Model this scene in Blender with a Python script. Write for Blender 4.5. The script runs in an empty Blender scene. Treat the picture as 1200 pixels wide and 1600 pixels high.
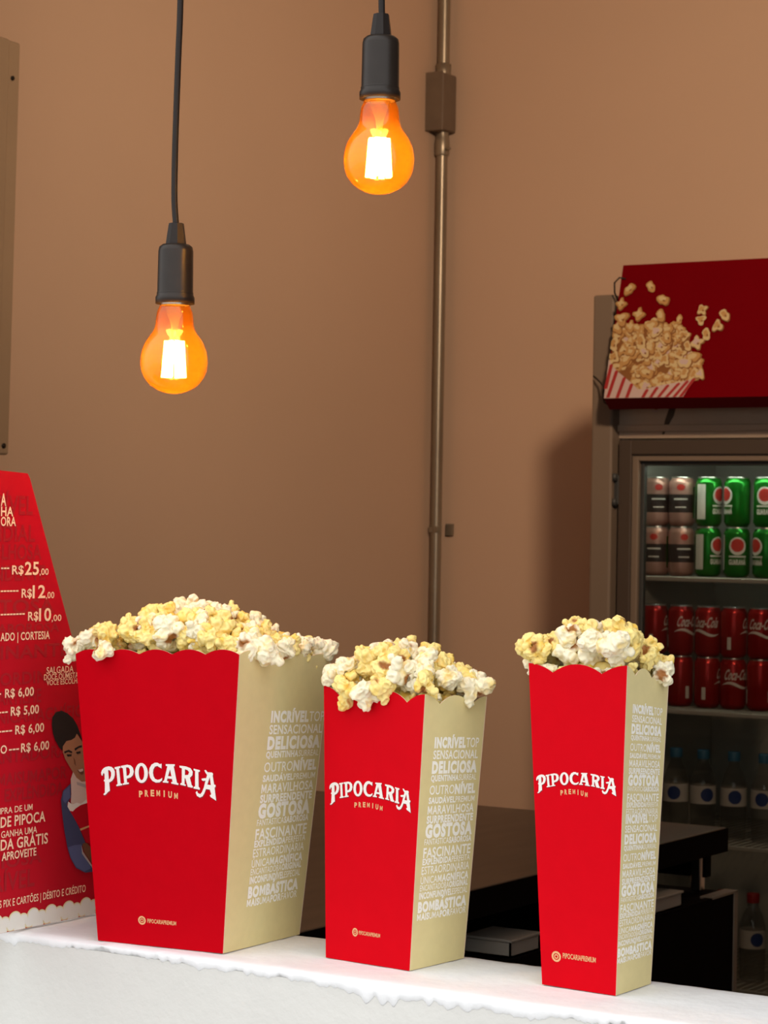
import bpy, bmesh, math, random, re
import numpy as np
from mathutils import Vector, Matrix, noise
C = bpy.context.scene.collection
sc = bpy.context.scene
R = math.radians
rnd = random.Random(7)

# ---------------------------------------------------------------- camera
cam_d = bpy.data.cameras.new('camera')
cam = bpy.data.objects.new('camera', cam_d); C.objects.link(cam); sc.camera = cam
YAW, PITCH, ROLL = R(32.2), math.atan(22/3650), math.atan(.0165)
d = Vector((-math.sin(YAW)*math.cos(PITCH), math.cos(YAW)*math.cos(PITCH), math.sin(PITCH)))
r = Vector((math.cos(YAW), math.sin(YAW), 0)); u = r.cross(d)
Rx = r*math.cos(ROLL)+u*math.sin(ROLL); Ux = -r*math.sin(ROLL)+u*math.cos(ROLL)
cam.matrix_world = Matrix(((Rx.x, Ux.x, -d.x, 0), (Rx.y, Ux.y, -d.y, 0), (Rx.z, Ux.z, -d.z, 1.49), (0, 0, 0, 1)))
cam_d.sensor_fit = 'VERTICAL'; cam_d.sensor_height = 36; cam_d.lens = 36*3650/1600
cam_d.clip_start = .05
cam_d.dof.use_dof = True; cam_d.dof.focus_distance = 2.14; cam_d.dof.aperture_fstop = 32

# ---------------------------------------------------------------- world, exposure
w = bpy.data.worlds.new('overcast_sky'); sc.world = w; w.use_nodes = True
wn = w.node_tree.nodes; wl = w.node_tree.links
bg = wn['Background']
tc = wn.new('ShaderNodeTexCoord'); sx = wn.new('ShaderNodeSeparateXYZ'); rmp = wn.new('ShaderNodeValToRGB')
wl.new(tc.outputs['Generated'], sx.inputs[0]); wl.new(sx.outputs['Z'], rmp.inputs[0])
rmp.color_ramp.elements[0].position = 0; rmp.color_ramp.elements[0].color = (.66, .665, .67, 1)
rmp.color_ramp.elements[1].position = .7; rmp.color_ramp.elements[1].color = (1, 1, 1.0, 1)
wl.new(rmp.outputs[0], bg.inputs['Color']); bg.inputs['Strength'].default_value = 1.42
sc.view_settings.view_transform = 'Standard'; sc.view_settings.look = 'None'
sc.view_settings.gamma = 1; sc.view_settings.use_curve_mapping = False
sc.view_settings.exposure = 0.5
sc.cycles.max_bounces = 10; sc.cycles.transparent_max_bounces = 16
sc.cycles.caustics_reflective = False; sc.cycles.caustics_refractive = False
sc.cycles.sample_clamp_indirect = 4

# ---------------------------------------------------------------- materials
def mat(name, col, rough=.5, metal=0, noise_amt=0, noise_scale=20, bump=0, bump_scale=200, spec=.5, col2=None, stretch=None, sss=0, coat=0):
    m = bpy.data.materials.new(name); m.use_nodes = True
    n = m.node_tree.nodes; l = m.node_tree.links; b = n['Principled BSDF']
    b.inputs['Roughness'].default_value = rough; b.inputs['Metallic'].default_value = metal
    b.inputs['Specular IOR Level'].default_value = spec
    b.inputs['Coat Weight'].default_value = coat
    b.inputs['Base Color'].default_value = (*col, 1)
    if sss:
        b.inputs['Subsurface Weight'].default_value = sss; b.inputs['Subsurface Radius'].default_value = (.004, .003, .0015); b.inputs['Subsurface Scale'].default_value = 1
    t = n.new('ShaderNodeTexCoord'); mp = n.new('ShaderNodeMapping'); l.new(t.outputs['Object'], mp.inputs[0])
    if stretch: mp.inputs['Scale'].default_value = stretch
    if noise_amt or col2:
        nz = n.new('ShaderNodeTexNoise'); nz.inputs['Scale'].default_value = noise_scale; nz.inputs['Detail'].default_value = 6
        l.new(mp.outputs[0], nz.inputs['Vector'])
        mr = n.new('ShaderNodeMapRange'); mr.inputs['From Min'].default_value = .3; mr.inputs['From Max'].default_value = .7
        l.new(nz.outputs['Fac'], mr.inputs['Value'])
        mx = n.new('ShaderNodeMix'); mx.data_type = 'RGBA'
        c2 = col2 if col2 else tuple(c*(1-noise_amt) for c in col)
        mx.inputs['A'].default_value = (*col, 1); mx.inputs['B'].default_value = (*c2, 1)
        l.new(mr.outputs[0], mx.inputs['Factor']); l.new(mx.outputs['Result'], b.inputs['Base Color'])
    if bump:
        nb = n.new('ShaderNodeTexNoise'); nb.inputs['Scale'].default_value = bump_scale; nb.inputs['Detail'].default_value = 5
        l.new(mp.outputs[0], nb.inputs['Vector'])
        bp = n.new('ShaderNodeBump'); bp.inputs['Strength'].default_value = bump; bp.inputs['Distance'].default_value = .002
        l.new(nb.outputs['Fac'], bp.inputs['Height']); l.new(bp.outputs[0], b.inputs['Normal'])
    return m
def emit(name, col, s):
    m = bpy.data.materials.new(name); m.use_nodes = True
    b = m.node_tree.nodes['Principled BSDF']; b.inputs['Base Color'].default_value = (*col, 1)
    b.inputs['Emission Color'].default_value = (*col, 1); b.inputs['Emission Strength'].default_value = s
    return m
def clear(name, tint, gloss_rough=.03, body=0, body_col=(1, 1, 1), ior=1.45):
    """thin clear sheet: tinted transparency, fresnel gloss, optional translucent body"""
    m = bpy.data.materials.new(name); m.use_nodes = True
    n = m.node_tree.nodes; l = m.node_tree.links
    for x in list(n):
        if x.type != 'OUTPUT_MATERIAL': n.remove(x)
    out = n['Material Output']
    tr = n.new('ShaderNodeBsdfTransparent'); tr.inputs[0].default_value = (*tint, 1)
    last = tr.outputs[0]
    if body:
        tl = n.new('ShaderNodeBsdfTranslucent'); tl.inputs[0].default_value = (*body_col, 1)
        ms = n.new('ShaderNodeMixShader'); ms.inputs[0].default_value = body
        l.new(last, ms.inputs[1]); l.new(tl.outputs[0], ms.inputs[2]); last = ms.outputs[0]
    gl = n.new('ShaderNodeBsdfGlossy'); gl.inputs['Roughness'].default_value = gloss_rough
    lw = n.new('ShaderNodeLayerWeight'); pw = n.new('ShaderNodeMath'); pw.operation = 'POWER'; pw.inputs[1].default_value = 4.5
    l.new(lw.outputs['Facing'], pw.inputs[0]); fr = n.new('ShaderNodeMath'); fr.operation = 'MULTIPLY_ADD'; fr.inputs[1].default_value = .7; fr.inputs[2].default_value = .05
    l.new(pw.outputs[0], fr.inputs[0])
    m2 = n.new('ShaderNodeMixShader'); l.new(fr.outputs[0], m2.inputs[0]); l.new(last, m2.inputs[1]); l.new(gl.outputs[0], m2.inputs[2])
    l.new(m2.outputs[0], out.inputs[0])
    return m
M = dict(
    wall=mat('painted_wall', (.60, .42, .30), .55, noise_amt=.06, noise_scale=1.3, bump=.06, bump_scale=60),
    ceiling=mat('painted_ceiling', (.55, .48, .42), .8),
    floor=mat('floor_tiles', (.16, .12, .1), .4, noise_amt=.2, noise_scale=3),
    pavement=mat('pavement', (.42, .41, .4), .9, noise_amt=.2, noise_scale=5),
    parapet=mat('grey_render', (.68, .675, .64), .85, noise_amt=.07, noise_scale=9, bump=.35, bump_scale=130),
    plaster=mat('white_plaster', (.86, .87, .88), .7, noise_amt=.06, noise_scale=30, bump=.5, bump_scale=90),
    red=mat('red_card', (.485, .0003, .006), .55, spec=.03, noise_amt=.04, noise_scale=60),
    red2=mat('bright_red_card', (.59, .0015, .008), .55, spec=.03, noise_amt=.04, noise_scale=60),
    gold=mat('gold_kraft_card', (.74, .635, .325), .55, spec=.2, noise_amt=.05, noise_scale=90),
    cream=mat('card_core', (.82, .62, .45), .8),
    inner=mat('card_inside', (.8, .76, .68), .8),
    ink_white=mat('white_ink', (.80, .75, .70), .6),
    ink_words=mat('pale_word_ink', (.96, .94, .88), .6),
    ink_gold=mat('gold_ink', (.72, .38, .17), .6),
    ink_shadow=mat('dark_red_ink', (.25, .002, .01), .6),
    black=mat('black_plastic', (.018, .013, .011), .4, spec=.2),
    socket=mat('socket_bakelite', (.024, .017, .013), .34, spec=.28, noise_amt=.15, noise_scale=80),
    brass=mat('screw_base_metal', (.8, .76, .68), .3, 1),
    steel=mat('grey_steel', (.42, .36, .30), .38, .75, noise_amt=.2, noise_scale=12),
    galv=mat('conduit_steel', (.34, .29, .22), .38, .7, noise_amt=.25, noise_scale=25, stretch=(1, 1, .2)),
    box_grey=mat('junction_box_paint', (.16, .115, .08), .5, noise_amt=.15, noise_scale=25),
    panel=mat('panel_paint', (.40, .29, .19), .45, noise_amt=.1, noise_scale=6),
    menu=mat('menu_red', (.50, .004, .016), .5, spec=.2, noise_amt=.1, noise_scale=14),
    menu_ghost=mat('menu_tone_ink', (.36, .005, .014), .5),
    menu_ink=mat('menu_cream_ink', (.92, .62, .42), .6),
    menu_core=mat('menu_board_core', (.75, .6, .48), .8),
    cloud=mat('printed_white', (.78, .76, .70), .6), cloud_edge=mat('printed_cream', (.80, .68, .40), .6),
    wood=mat('dark_worktop', (.036, .022, .014), .38, col2=(.075, .05, .033), noise_scale=5, stretch=(6, 1, 1)),
    dark=mat('black_laminate', (.0045, .003, .0025), .8, spec=.03),
    darkedge=mat('edge_strip', (.17, .14, .11), .4),
    tray=mat('pale_plastic', (.34, .31, .26), .5),
    chrome=mat('chrome', (.7, .68, .65), .2, 1),
    post=mat('grey_post_paint', (.17, .125, .09), .5), fridge=mat('fridge_steel', (.52, .40, .30), .5, .15, noise_amt=.1, noise_scale=4, stretch=(1, 1, 12)),
    fridge_door=mat('fridge_door_grey', (.062, .043, .031), .5, .1),
    fridge_in=mat('fridge_liner', (.42, .40, .36), .6),
    gasket=mat('rubber_gasket', (.03, .03, .028), .6),
    shelf=mat('wire_shelf', (.55, .52, .47), .4, .3),
    glass=clear('fridge_glass', (.72, .72, .70), .03),
    amber=clear('amber_glass', (1, .56, .11), .04, body=.08, body_col=(1, .22, .008)),
    stem=clear('lamp_stem_glass', (.95, .9, .8), .05, body=.12, body_col=(1, .9, .75)),
    filament=emit('lit_filament', (1, .80, .42), 60),
    signred=mat('sign_red', (.135, .0004, .003), .6, spec=.02, noise_amt=.05, noise_scale=8),
    signunder=mat('sign_edge_red', (.10, .001, .003), .6, spec=.1),
    corn_a=mat('print_corn_light', (.50, .38, .19), .6), corn_b=mat('print_corn_mid', (.40, .22, .07), .6),
    corn_c=mat('print_corn_brown', (.20, .075, .015), .6), pr_white=mat('print_white', (.46, .34, .31), .6), pr_red=mat('print_red', (.30, .012, .012), .6),
    can_red=mat('red_can', (.45, .010, .012), .25, .5), can_green=mat('green_can', (.010, .24, .02), .2, .6),
    can_pink=mat('rosy_silver_can', (.55, .30, .25), .3, .4), can_black=mat('black_can_band', (.03, .02, .02), .4),
    alu=mat('can_aluminium', (.75, .74, .72), .3, 1),
    lab_white=mat('can_white_print', (.72, .66, .60), .5), lab_red=mat('can_red_print', (.55, .03, .02), .5),
    bottle=clear('clear_bottle', (.86, .86, .86), .05, body=.18, body_col=(.9, .88, .85)), cap_blue=mat('blue_cap', (.03, .12, .22), .5), cap_red=mat('red_cap', (.3, .01, .01), .5),
    lab_blue=mat('blue_label_ink', (.02, .04, .16), .5), lab_pale=mat('pale_label', (.55, .5, .46), .6),
    hair=mat('print_hair', (.012, .008, .008), .6), skin=mat('print_skin', (.36, .17, .09), .6), skin2=mat('print_skin_dark', (.16, .06, .03), .6),
    jean=mat('print_denim', (.045, .055, .13), .6), jean2=mat('print_denim_light', (.09, .11, .24), .6), pw=mat('print_shirt', (.66, .52, .46), .6), pg=mat('print_collar_grey', (.42, .36, .36), .6),
)
# popcorn: cream flesh with butter staining and brown hull remnants carried by the flake itself
def corn_mat(name, cream, butter, bfac):
    m = bpy.data.materials.new(name); m.use_nodes = True
    n = m.node_tree.nodes; l = m.node_tree.links; b = n['Principled BSDF']
    b.inputs['Roughness'].default_value = .55; b.inputs['Specular IOR Level'].default_value = .35
    b.inputs['Subsurface Weight'].default_value = .12; b.inputs['Subsurface Radius'].default_value = (1, .75, .35); b.inputs['Subsurface Scale'].default_value = .0025
    t = n.new('ShaderNodeTexCoord'); oi = n.new('ShaderNodeObjectInfo')
    ad = n.new('ShaderNodeVectorMath'); ad.operation = 'ADD'; l.new(t.outputs['Object'], ad.inputs[0])
    sc_ = n.new('ShaderNodeMath'); sc_.operation = 'MULTIPLY'; sc_.inputs[1].default_value = 3; l.new(oi.outputs['Random'], sc_.inputs[0]); l.new(sc_.outputs[0], ad.inputs[1])
    nz = n.new('ShaderNodeTexNoise'); nz.inputs['Scale'].default_value = 105; nz.inputs['Detail'].default_value = 3; l.new(ad.outputs[0], nz.inputs['Vector'])
    mr = n.new('ShaderNodeMapRange'); mr.inputs['From Min'].default_value = bfac; mr.inputs['From Max'].default_value = bfac+.2; l.new(nz.outputs['Fac'], mr.inputs['Value'])
    mx = n.new('ShaderNodeMix'); mx.data_type = 'RGBA'; mx.inputs['A'].default_value = (*cream, 1); mx.inputs['B'].default_value = (*butter, 1); l.new(mr.outputs[0], mx.inputs['Factor'])
    at = n.new('ShaderNodeAttribute'); at.attribute_name = 'hull'
    mh = n.new('ShaderNodeMix'); mh.data_type = 'RGBA'; mh.inputs['B'].default_value = (.34, .13, .03, 1); l.new(at.outputs['Fac'], mh.inputs['Factor']); l.new(mx.outputs['Result'], mh.inputs['A'])
    l.new(mh.outputs['Result'], b.inputs['Base Color'])
    return m
CORN_W = corn_mat('cream_popcorn', (.88, .81, .59), (.88, .66, .24), .53)
CORN_Y = corn_mat('buttered_popcorn', (.88, .72, .28), (.87, .58, .10), .50)

# ---------------------------------------------------------------- helpers
def link(name, me, parent=None, loc=None):
    o = bpy.data.objects.new(name, me); C.objects.link(o)
    if parent: o.parent = parent
    if loc is not None: o.location = loc
    return o
def tag(o, label=None, cat=None, group=None, kind=None):
    if label: o['label'] = label
    if cat: o['category'] = cat
    if group: o['group'] = group
    if kind: o['kind'] = kind
    return o
def thing(name, loc, label, cat, group=None, rz=0):
    o = link(name, None, None, loc); o.rotation_euler.z = rz
    o.empty_display_size = .02
    return tag(o, label, cat, group)
def copy_tree(o, parent=None):
    c = o.copy(); C.objects.link(c)
    if parent: c.parent = parent
    for ch in [x for x in o.children]: copy_tree(ch, c)
    return c
class MB:
    def __init__(s): s.v, s.f, s.m, s.mats, s.smooth = [], [], [], [], []
    def mi(s, m):
        if m not in s.mats: s.mats.append(m)
        return s.mats.index(m)
    def add(s, vs, fs, m, smooth=False):
        b = len(s.v); s.v += [tuple(x) for x in vs]; k = s.mi(m)
        for f in fs: s.f.append([b+i for i in f]); s.m.append(k); s.smooth.append(smooth)
    def box(s, a, b, m, bev=0):
        if bev <= 0:
            x0, y0, z0 = a; x1, y1, z1 = b
            s.add([(x0,y0,z0),(x1,y0,z0),(x1,y1,z0),(x0,y1,z0),(x0,y0,z1),(x1,y0,z1),(x1,y1,z1),(x0,y1,z1)],
                  [(0,3,2,1),(4,5,6,7),(0,1,5,4),(1,2,6,5),(2,3,7,6),(3,0,4,7)], m)
        else:
            bm = bmesh.new(); bmesh.ops.create_cube(bm, size=1)
            for v in bm.verts: v.co = Vector(((a[i]+b[i])/2+v.co[i]*(b[i]-a[i]) for i in range(3)))
            bmesh.ops.bevel(bm, geom=bm.edges[:], offset=bev, segments=3, profile=.5, affect='EDGES')
            bm.verts.index_update()
            s.add([v.co for v in bm.verts], [[v.index for v in f.verts] for f in bm.faces], m); bm.free()
    def lathe(s, prof, m, n=32, c=(0,0,0), cap=True, smooth=True):
        vs, fs = [], []
        for (rr, z) in prof:
            for i in range(n):
                a = 2*math.pi*i/n; vs.append((c[0]+rr*math.cos(a), c[1]+rr*math.sin(a), c[2]+z))
        for j in range(len(prof)-1):
            for i in range(n):
                fs.append((j*n+i, j*n+(i+1)%n, (j+1)*n+(i+1)%n, (j+1)*n+i))
        s.add(vs, fs, m, smooth)
        if cap:
            k = len(prof)
            s.add(vs[:n], [tuple(reversed(range(n)))], m); s.add(vs[(k-1)*n:], [tuple(range(n))], m)
    def tube(s, pts, rad, m, n=10):
        pts = [Vector(p) for p in pts]; vs, fs = [], []
        for i, p in enumerate(pts):
            t = (pts[min(i+1, len(pts)-1)]-pts[max(i-1, 0)]).normalized()
            a = t.orthogonal().normalized() if i == 0 else (a-t*a.dot(t)).normalized()
            b = t.cross(a)
            for k in range(n):
                an = 2*math.pi*k/n; vs.append(p+(a*math.cos(an)+b*math.sin(an))*rad)
        for j in range(len(pts)-1):
            for k in range(n): fs.append((j*n+k, j*n+(k+1)%n, (j+1)*n+(k+1)%n, (j+1)*n+k))
        fs.append(tuple(reversed(range(n)))); fs.append(tuple(range((len(pts)-1)*n, len(pts)*n)))
        s.add(vs, fs, m, True)
    def build(s, name, parent=None, loc=None, shift=None):
        me = bpy.data.meshes.new(name)
        vs = s.v if shift is None else [(x-shift[0], y-shift[1], z-shift[2]) for x, y, z in s.v]
        me.from_pydata(vs, [], s.f); 
        for m in s.mats: me.materials.append(m)
        me.polygons.foreach_set('material_index', s.m); me.polygons.foreach_set('use_smooth', s.smooth); me.update()
        return link(name, me, parent, loc)
# 2-D shapes -> flat meshes ------------------------------------------------------
_cache = {}
def _flat(cu):
    o = bpy.data.objects.new('tmp', cu); C.objects.link(o)
    dg = bpy.context.evaluated_depsgraph_get(); dg.update()
    me = bpy.data.meshes.new_from_object(o.evaluated_get(dg))
    vs = [(v.co.x, v.co.y) for v in me.vertices]; fs = [tuple(p.vertices) for p in me.polygons]
    bpy.data.objects.remove(o); bpy.data.meshes.remove(me); bpy.data.curves.remove(cu)
    return vs, fs
def text2d(t, wt=0):
    if (t, wt) not in _cache:
        if 'M' in t and wt > 0:
            # the heavy M is drawn as its own outline, the rest set from the font
            V, F, x = [], [], 0
            for run in re.split('(M)', t):
                if not run: continue
                if run == 'M':
                    c, s_ = CAP, .085+2*wt; w_ = .86*c+3*wt
                    vs, fs = poly2d([[(0, 0), (0, c), (s_*1.05, c), (w_/2, c*.50), (w_-s_*1.05, c), (w_, c), (w_, 0), (w_-s_, 0), (w_-s_, c*.60), (w_/2+s_*.32, c*.14), (w_/2-s_*.32, c*.14), (s_, c*.60), (s_, 0)]])
                else: vs, fs = text2d(run, wt)
                a = min(v[0] for v in vs); b = max(v[0] for v in vs); k = len(V)
                V += [(v[0]-a+x, v[1]) for v in vs]; F += [tuple(q+k for q in f) for f in fs]; x += b-a+.075
            _cache[(t, wt)] = (V, F)
        else:
            cu = bpy.data.curves.new('tmp', 'FONT'); cu.body = t; cu.size = 1; cu.offset = wt; cu.resolution_u = 3; cu.fill_mode = 'FRONT'; cu.space_character = 1+max(wt, 0)*2.6
            _cache[(t, wt)] = _flat(cu)
    return _cache[(t, wt)]
def poly2d(loops):
    cu = bpy.data.curves.new('tmp', 'CURVE'); cu.dimensions = '2D'; cu.fill_mode = 'FRONT'
    for lp in loops:
        sp = cu.splines.new('POLY'); sp.points.add(len(lp)-1); sp.use_cyclic_u = True
        for p, q in zip(sp.points, lp): p.co = (q[0], q[1], 0, 1)
    return _flat(cu)
CAP = max(v[1] for v in text2d('H')[0])
B_, X_, L_, N_ = .046, .062, .010, .024
def layout(segs, x0, x1, y0, cap):
    """segments of (text, weight) set in one line, justified from x0 to x1, baseline y0, capital height cap"""
    V, F, x = [], [], 0
    for t, wt in segs:
        vs, fs = text2d(t, wt); a = min(v[0] for v in vs); b = max(v[0] for v in vs); k = len(V)
        V += [(v[0]-a+x, v[1]) for v in vs]; F += [tuple(i+k for i in f) for f in fs]; x += b-a+.07
    W = max(v[0] for v in V)
    return [(x0+v[0]*(x1-x0)/W, y0+v[1]*cap/CAP) for v in V], F
def line(mb, segs, x0, x1, y0, cap, fn, m):
    if isinstance(segs, str): segs = [(segs, N_)]
    vs, fs = layout(segs, x0, x1, y0, cap); mb.add([fn(*v) for v in vs], fs, m)
def shape(mb, loops, fn, m):
    vs, fs = poly2d(loops); mb.add([fn(*v) for v in vs], fs, m)
def ell(cx, cy, a, b, n=28): return [(cx+a*math.cos(2*math.pi*i/n), cy+b*math.sin(2*math.pi*i/n)) for i in range(n)]

# ---------------------------------------------------------------- setting
def struct(name, boxes, m):
    mb = MB()
    for a, b in boxes: mb.box(a, b, m)
    return tag(mb.build(name), kind='structure')
struct('pavement', [((-9, -9, -.1), (9, 1.69, 0))], M['pavement'])
struct('floor', [((-3.75, 1.69, -.1), (1.75, 6.15, 0))], M['floor'])
struct('wall_left', [((-3.75, 1.85, 0), (-3.6, 6.15, 3.3))], M['wall'])
struct('wall_back', [((-3.6, 6, 0), (1.6, 6.15, 3.3))], M['wall'])
struct('wall_right', [((1.6, 1.85, 0), (1.75, 6.15, 3.3))], M['wall'])
struct('ceiling', [((-3.75, 1.69, 3.3), (1.75, 6.15, 3.4))], M['ceiling'])
struct('wall_front', [((-3.75, 1.695, 0), (1.75, 1.85, 1.092)), ((-3.75, 1.695, 2.25), (1.75, 1.85, 3.3)),
                      ((-3.75, 1.695, 1.092), (-1.85, 1.85, 2.25)), ((.35, 1.695, 1.092), (1.75, 1.85, 2.25))], M['parapet'])
# plaster cap of the parapet: rough trowelled edge running over the front
def plaster_cap():
    mb = MB(); xs = []; x = -1.85
    while x < .35:
        xs.append(x); x += .0022 if -1.62 < x < -.6 else .02
    xs.append(.35)
    rows = []
    for x in xs:
        e = noise.noise((x*9, 3.1, 0))*.004+noise.noise((x*38, 1.7, 0))*.003+noise.noise((x*140, 5, 0))*.003
        chunk = max(0, noise.noise((x*14, 6.3, 0))-.12)
        lip = .009+noise.noise((x*7, 9, 0))*.006+noise.noise((x*45, 2, 0))*.005+chunk*.03*(1+noise.noise((x*110, 4, 0)))+noise.noise((x*170, 4, 0))*.004
        lip = max(lip, .0035)
        yf = 1.6945+min(e*.5, .0)
        row = [(x, 1.6952, 1.1-lip), (x, 1.6945-.0003, 1.1-lip*.92), (x, 1.6938-chunk*.006, 1.1-lip*.5), (x, yf, 1.1-.0018)]
        for k in range(1, 15):
            y = yf+(1.852-yf)*k/14
            z = 1.1+(-.0006 if k < 14 else -.0025)+noise.noise((x*22, y*40, 1))*.0006+min(0, noise.noise((x*60, y*90, 7)))*.0005
            row.append((x, y+(noise.noise((x*30, 8, 8))*.0025 if k == 14 else 0), z))
        row.append((x, 1.852, 1.09)); row.append((x, 1.70, 1.088))
        rows.append(row)
    n = len(rows[0]); vs = [p for r_ in rows for p in r_]
    fs = [(i*n+j, (i+1)*n+j, (i+1)*n+(j+1) % n, i*n+(j+1) % n) for i in range(len(rows)-1) for j in range(n)]
    mb.add(vs, fs, M['plaster'], True)
    return tag(mb.build('trim_1'), kind='structure')
plaster_cap()

# ---------------------------------------------------------------- popcorn boxes
def scallops(kind, n):
    """profile over u in 0..1: kind 'valley' = n whole arcs, 'peak' = half arcs at both ends"""
    def h(u_):
        t = u_*n if kind == 'valley' else u_*n+.5
        return 1-(2*(t % 1)-1)**2
    return h
LOGO = dict(
 P=[[(62,245),(60,222),(68,200),(82,182),(104,168),(135,161),(163,167),(181,184),(191,212),(189,245),(178,278),(160,300),(140,312),(132,316),(133,355),(134,394),(112,410),(100,424),(86,436),(70,436),(72,424),(84,414),(88,360),(90,310),(79,298),(90,286),(92,238),(86,222),(76,234),(72,250)], [(128,196),(145,200),(155,220),(153,252),(142,278),(130,288)]],
 I=[[(190,170),(245,160),(247,176),(232,181),(240,325),(255,329),(256,342),(200,352),(198,339),(212,332),(205,190),(192,187)]],
 P2=[[(250,158),(310,147),(342,154),(362,176),(369,212),(360,246),(340,267),(312,277),(300,279),(302,317),(318,317),(318,330),(262,340),(260,326),(275,321),(268,180),(252,174)], [(298,172),(320,173),(332,190),(333,222),(322,246),(300,254)]],
 O=[ell(440,227,60,95), ell(440,227,26,68)],
 C=[[(628,140),(626,186),(611,176),(588,162),(566,168),(551,195),(547,225),(552,258),(566,284),(590,293),(612,288),(633,274),(629,299),(607,317),(572,319),(540,302),(519,270),(510,225),(516,182),(536,148),(565,131),(590,131),(612,145)]],
 A=[[(665,145),(748,148),(746,164),(738,168),(768,322),(782,328),(780,342),(715,328),(715,315),(728,312),(722,285),(680,280),(675,305),(690,308),(688,322),(637,318),(638,305),(650,300),(680,165),(665,161)], [(704,195),(718,262),(686,258)]],
 R=[[(790,160),(850,169),(890,186),(911,218),(908,252),(886,275),(904,345),(915,353),(912,370),(868,360),(845,281),(838,279),(838,335),(850,340),(848,352),(798,340),(800,326),(812,322),(812,186),(791,178)], [(840,195),(862,202),(878,222),(870,248),(840,250)]],
 I2=[[(918,190),(975,205),(975,219),(962,222),(967,360),(980,373),(978,388),(920,375),(922,361),(935,355),(932,211),(919,206)]],
 A2=[[(1015,205),(1030,205),(1045,225),(1085,228),(1095,240),(1092,260),(1108,340),(1120,343),(1122,358),(1113,370),(1132,490),(1080,456),(1072,441),(1085,430),(1070,386),(1035,381),(1022,420),(1005,450),(980,461),(954,445),(941,412),(955,399),(963,420),(985,428),(1000,408),(1015,368),(1028,302),(1010,306),(995,299),(992,285),(1010,281),(1034,280),(1041,250),(1025,228)], [(1066,270),(1078,345),(1046,340)]])
WORDS = [ # segments, top and bottom of the line in the block
 ([('INCRÍVEL',X_),('TOP',L_)],115,190), ([('SENSACIONAL',N_)],215,280), ([('DELICIOSA',X_)],305,390), ([('QUENTINHA',B_),('SURREAL',L_)],410,455),
 ([('OUTRO',L_),('NÍVEL',X_)],490,560), ([('SAUDÁVEL',B_),('PREMIUM',L_)],585,630), ([('MARAVILHOSA',N_)],650,715), ([('SURPREENDENTE',B_)],730,785),
 ([('GOSTOSA',X_)],800,895), ([('FANTÁSTICA',L_),('SABOROSA',B_)],910,955), ([('FASCINANTE',N_)],980,1055), ([('EXPLÊNDIDA',B_),('PERFEITA',L_)],1065,1110),
 ([('ESTRAORDINÁRIA',L_)],1125,1185), ([('ÚNICA',L_),('MAGNÍFICA',B_)],1205,1260), ([('ENCANTADORA',L_),('ORIGINAL',B_)],1270,1315),
 ([('INCONFUNDÍVEL',B_),('ESPECIAL',L_)],1330,1378), ([('BOMBÁSTICA',X_)],1405,1480), ([('MAIS',B_),('UMA',L_),('POR',B_),('FAVOR',L_)],1495,1545)]
T_ = .0009
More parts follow.
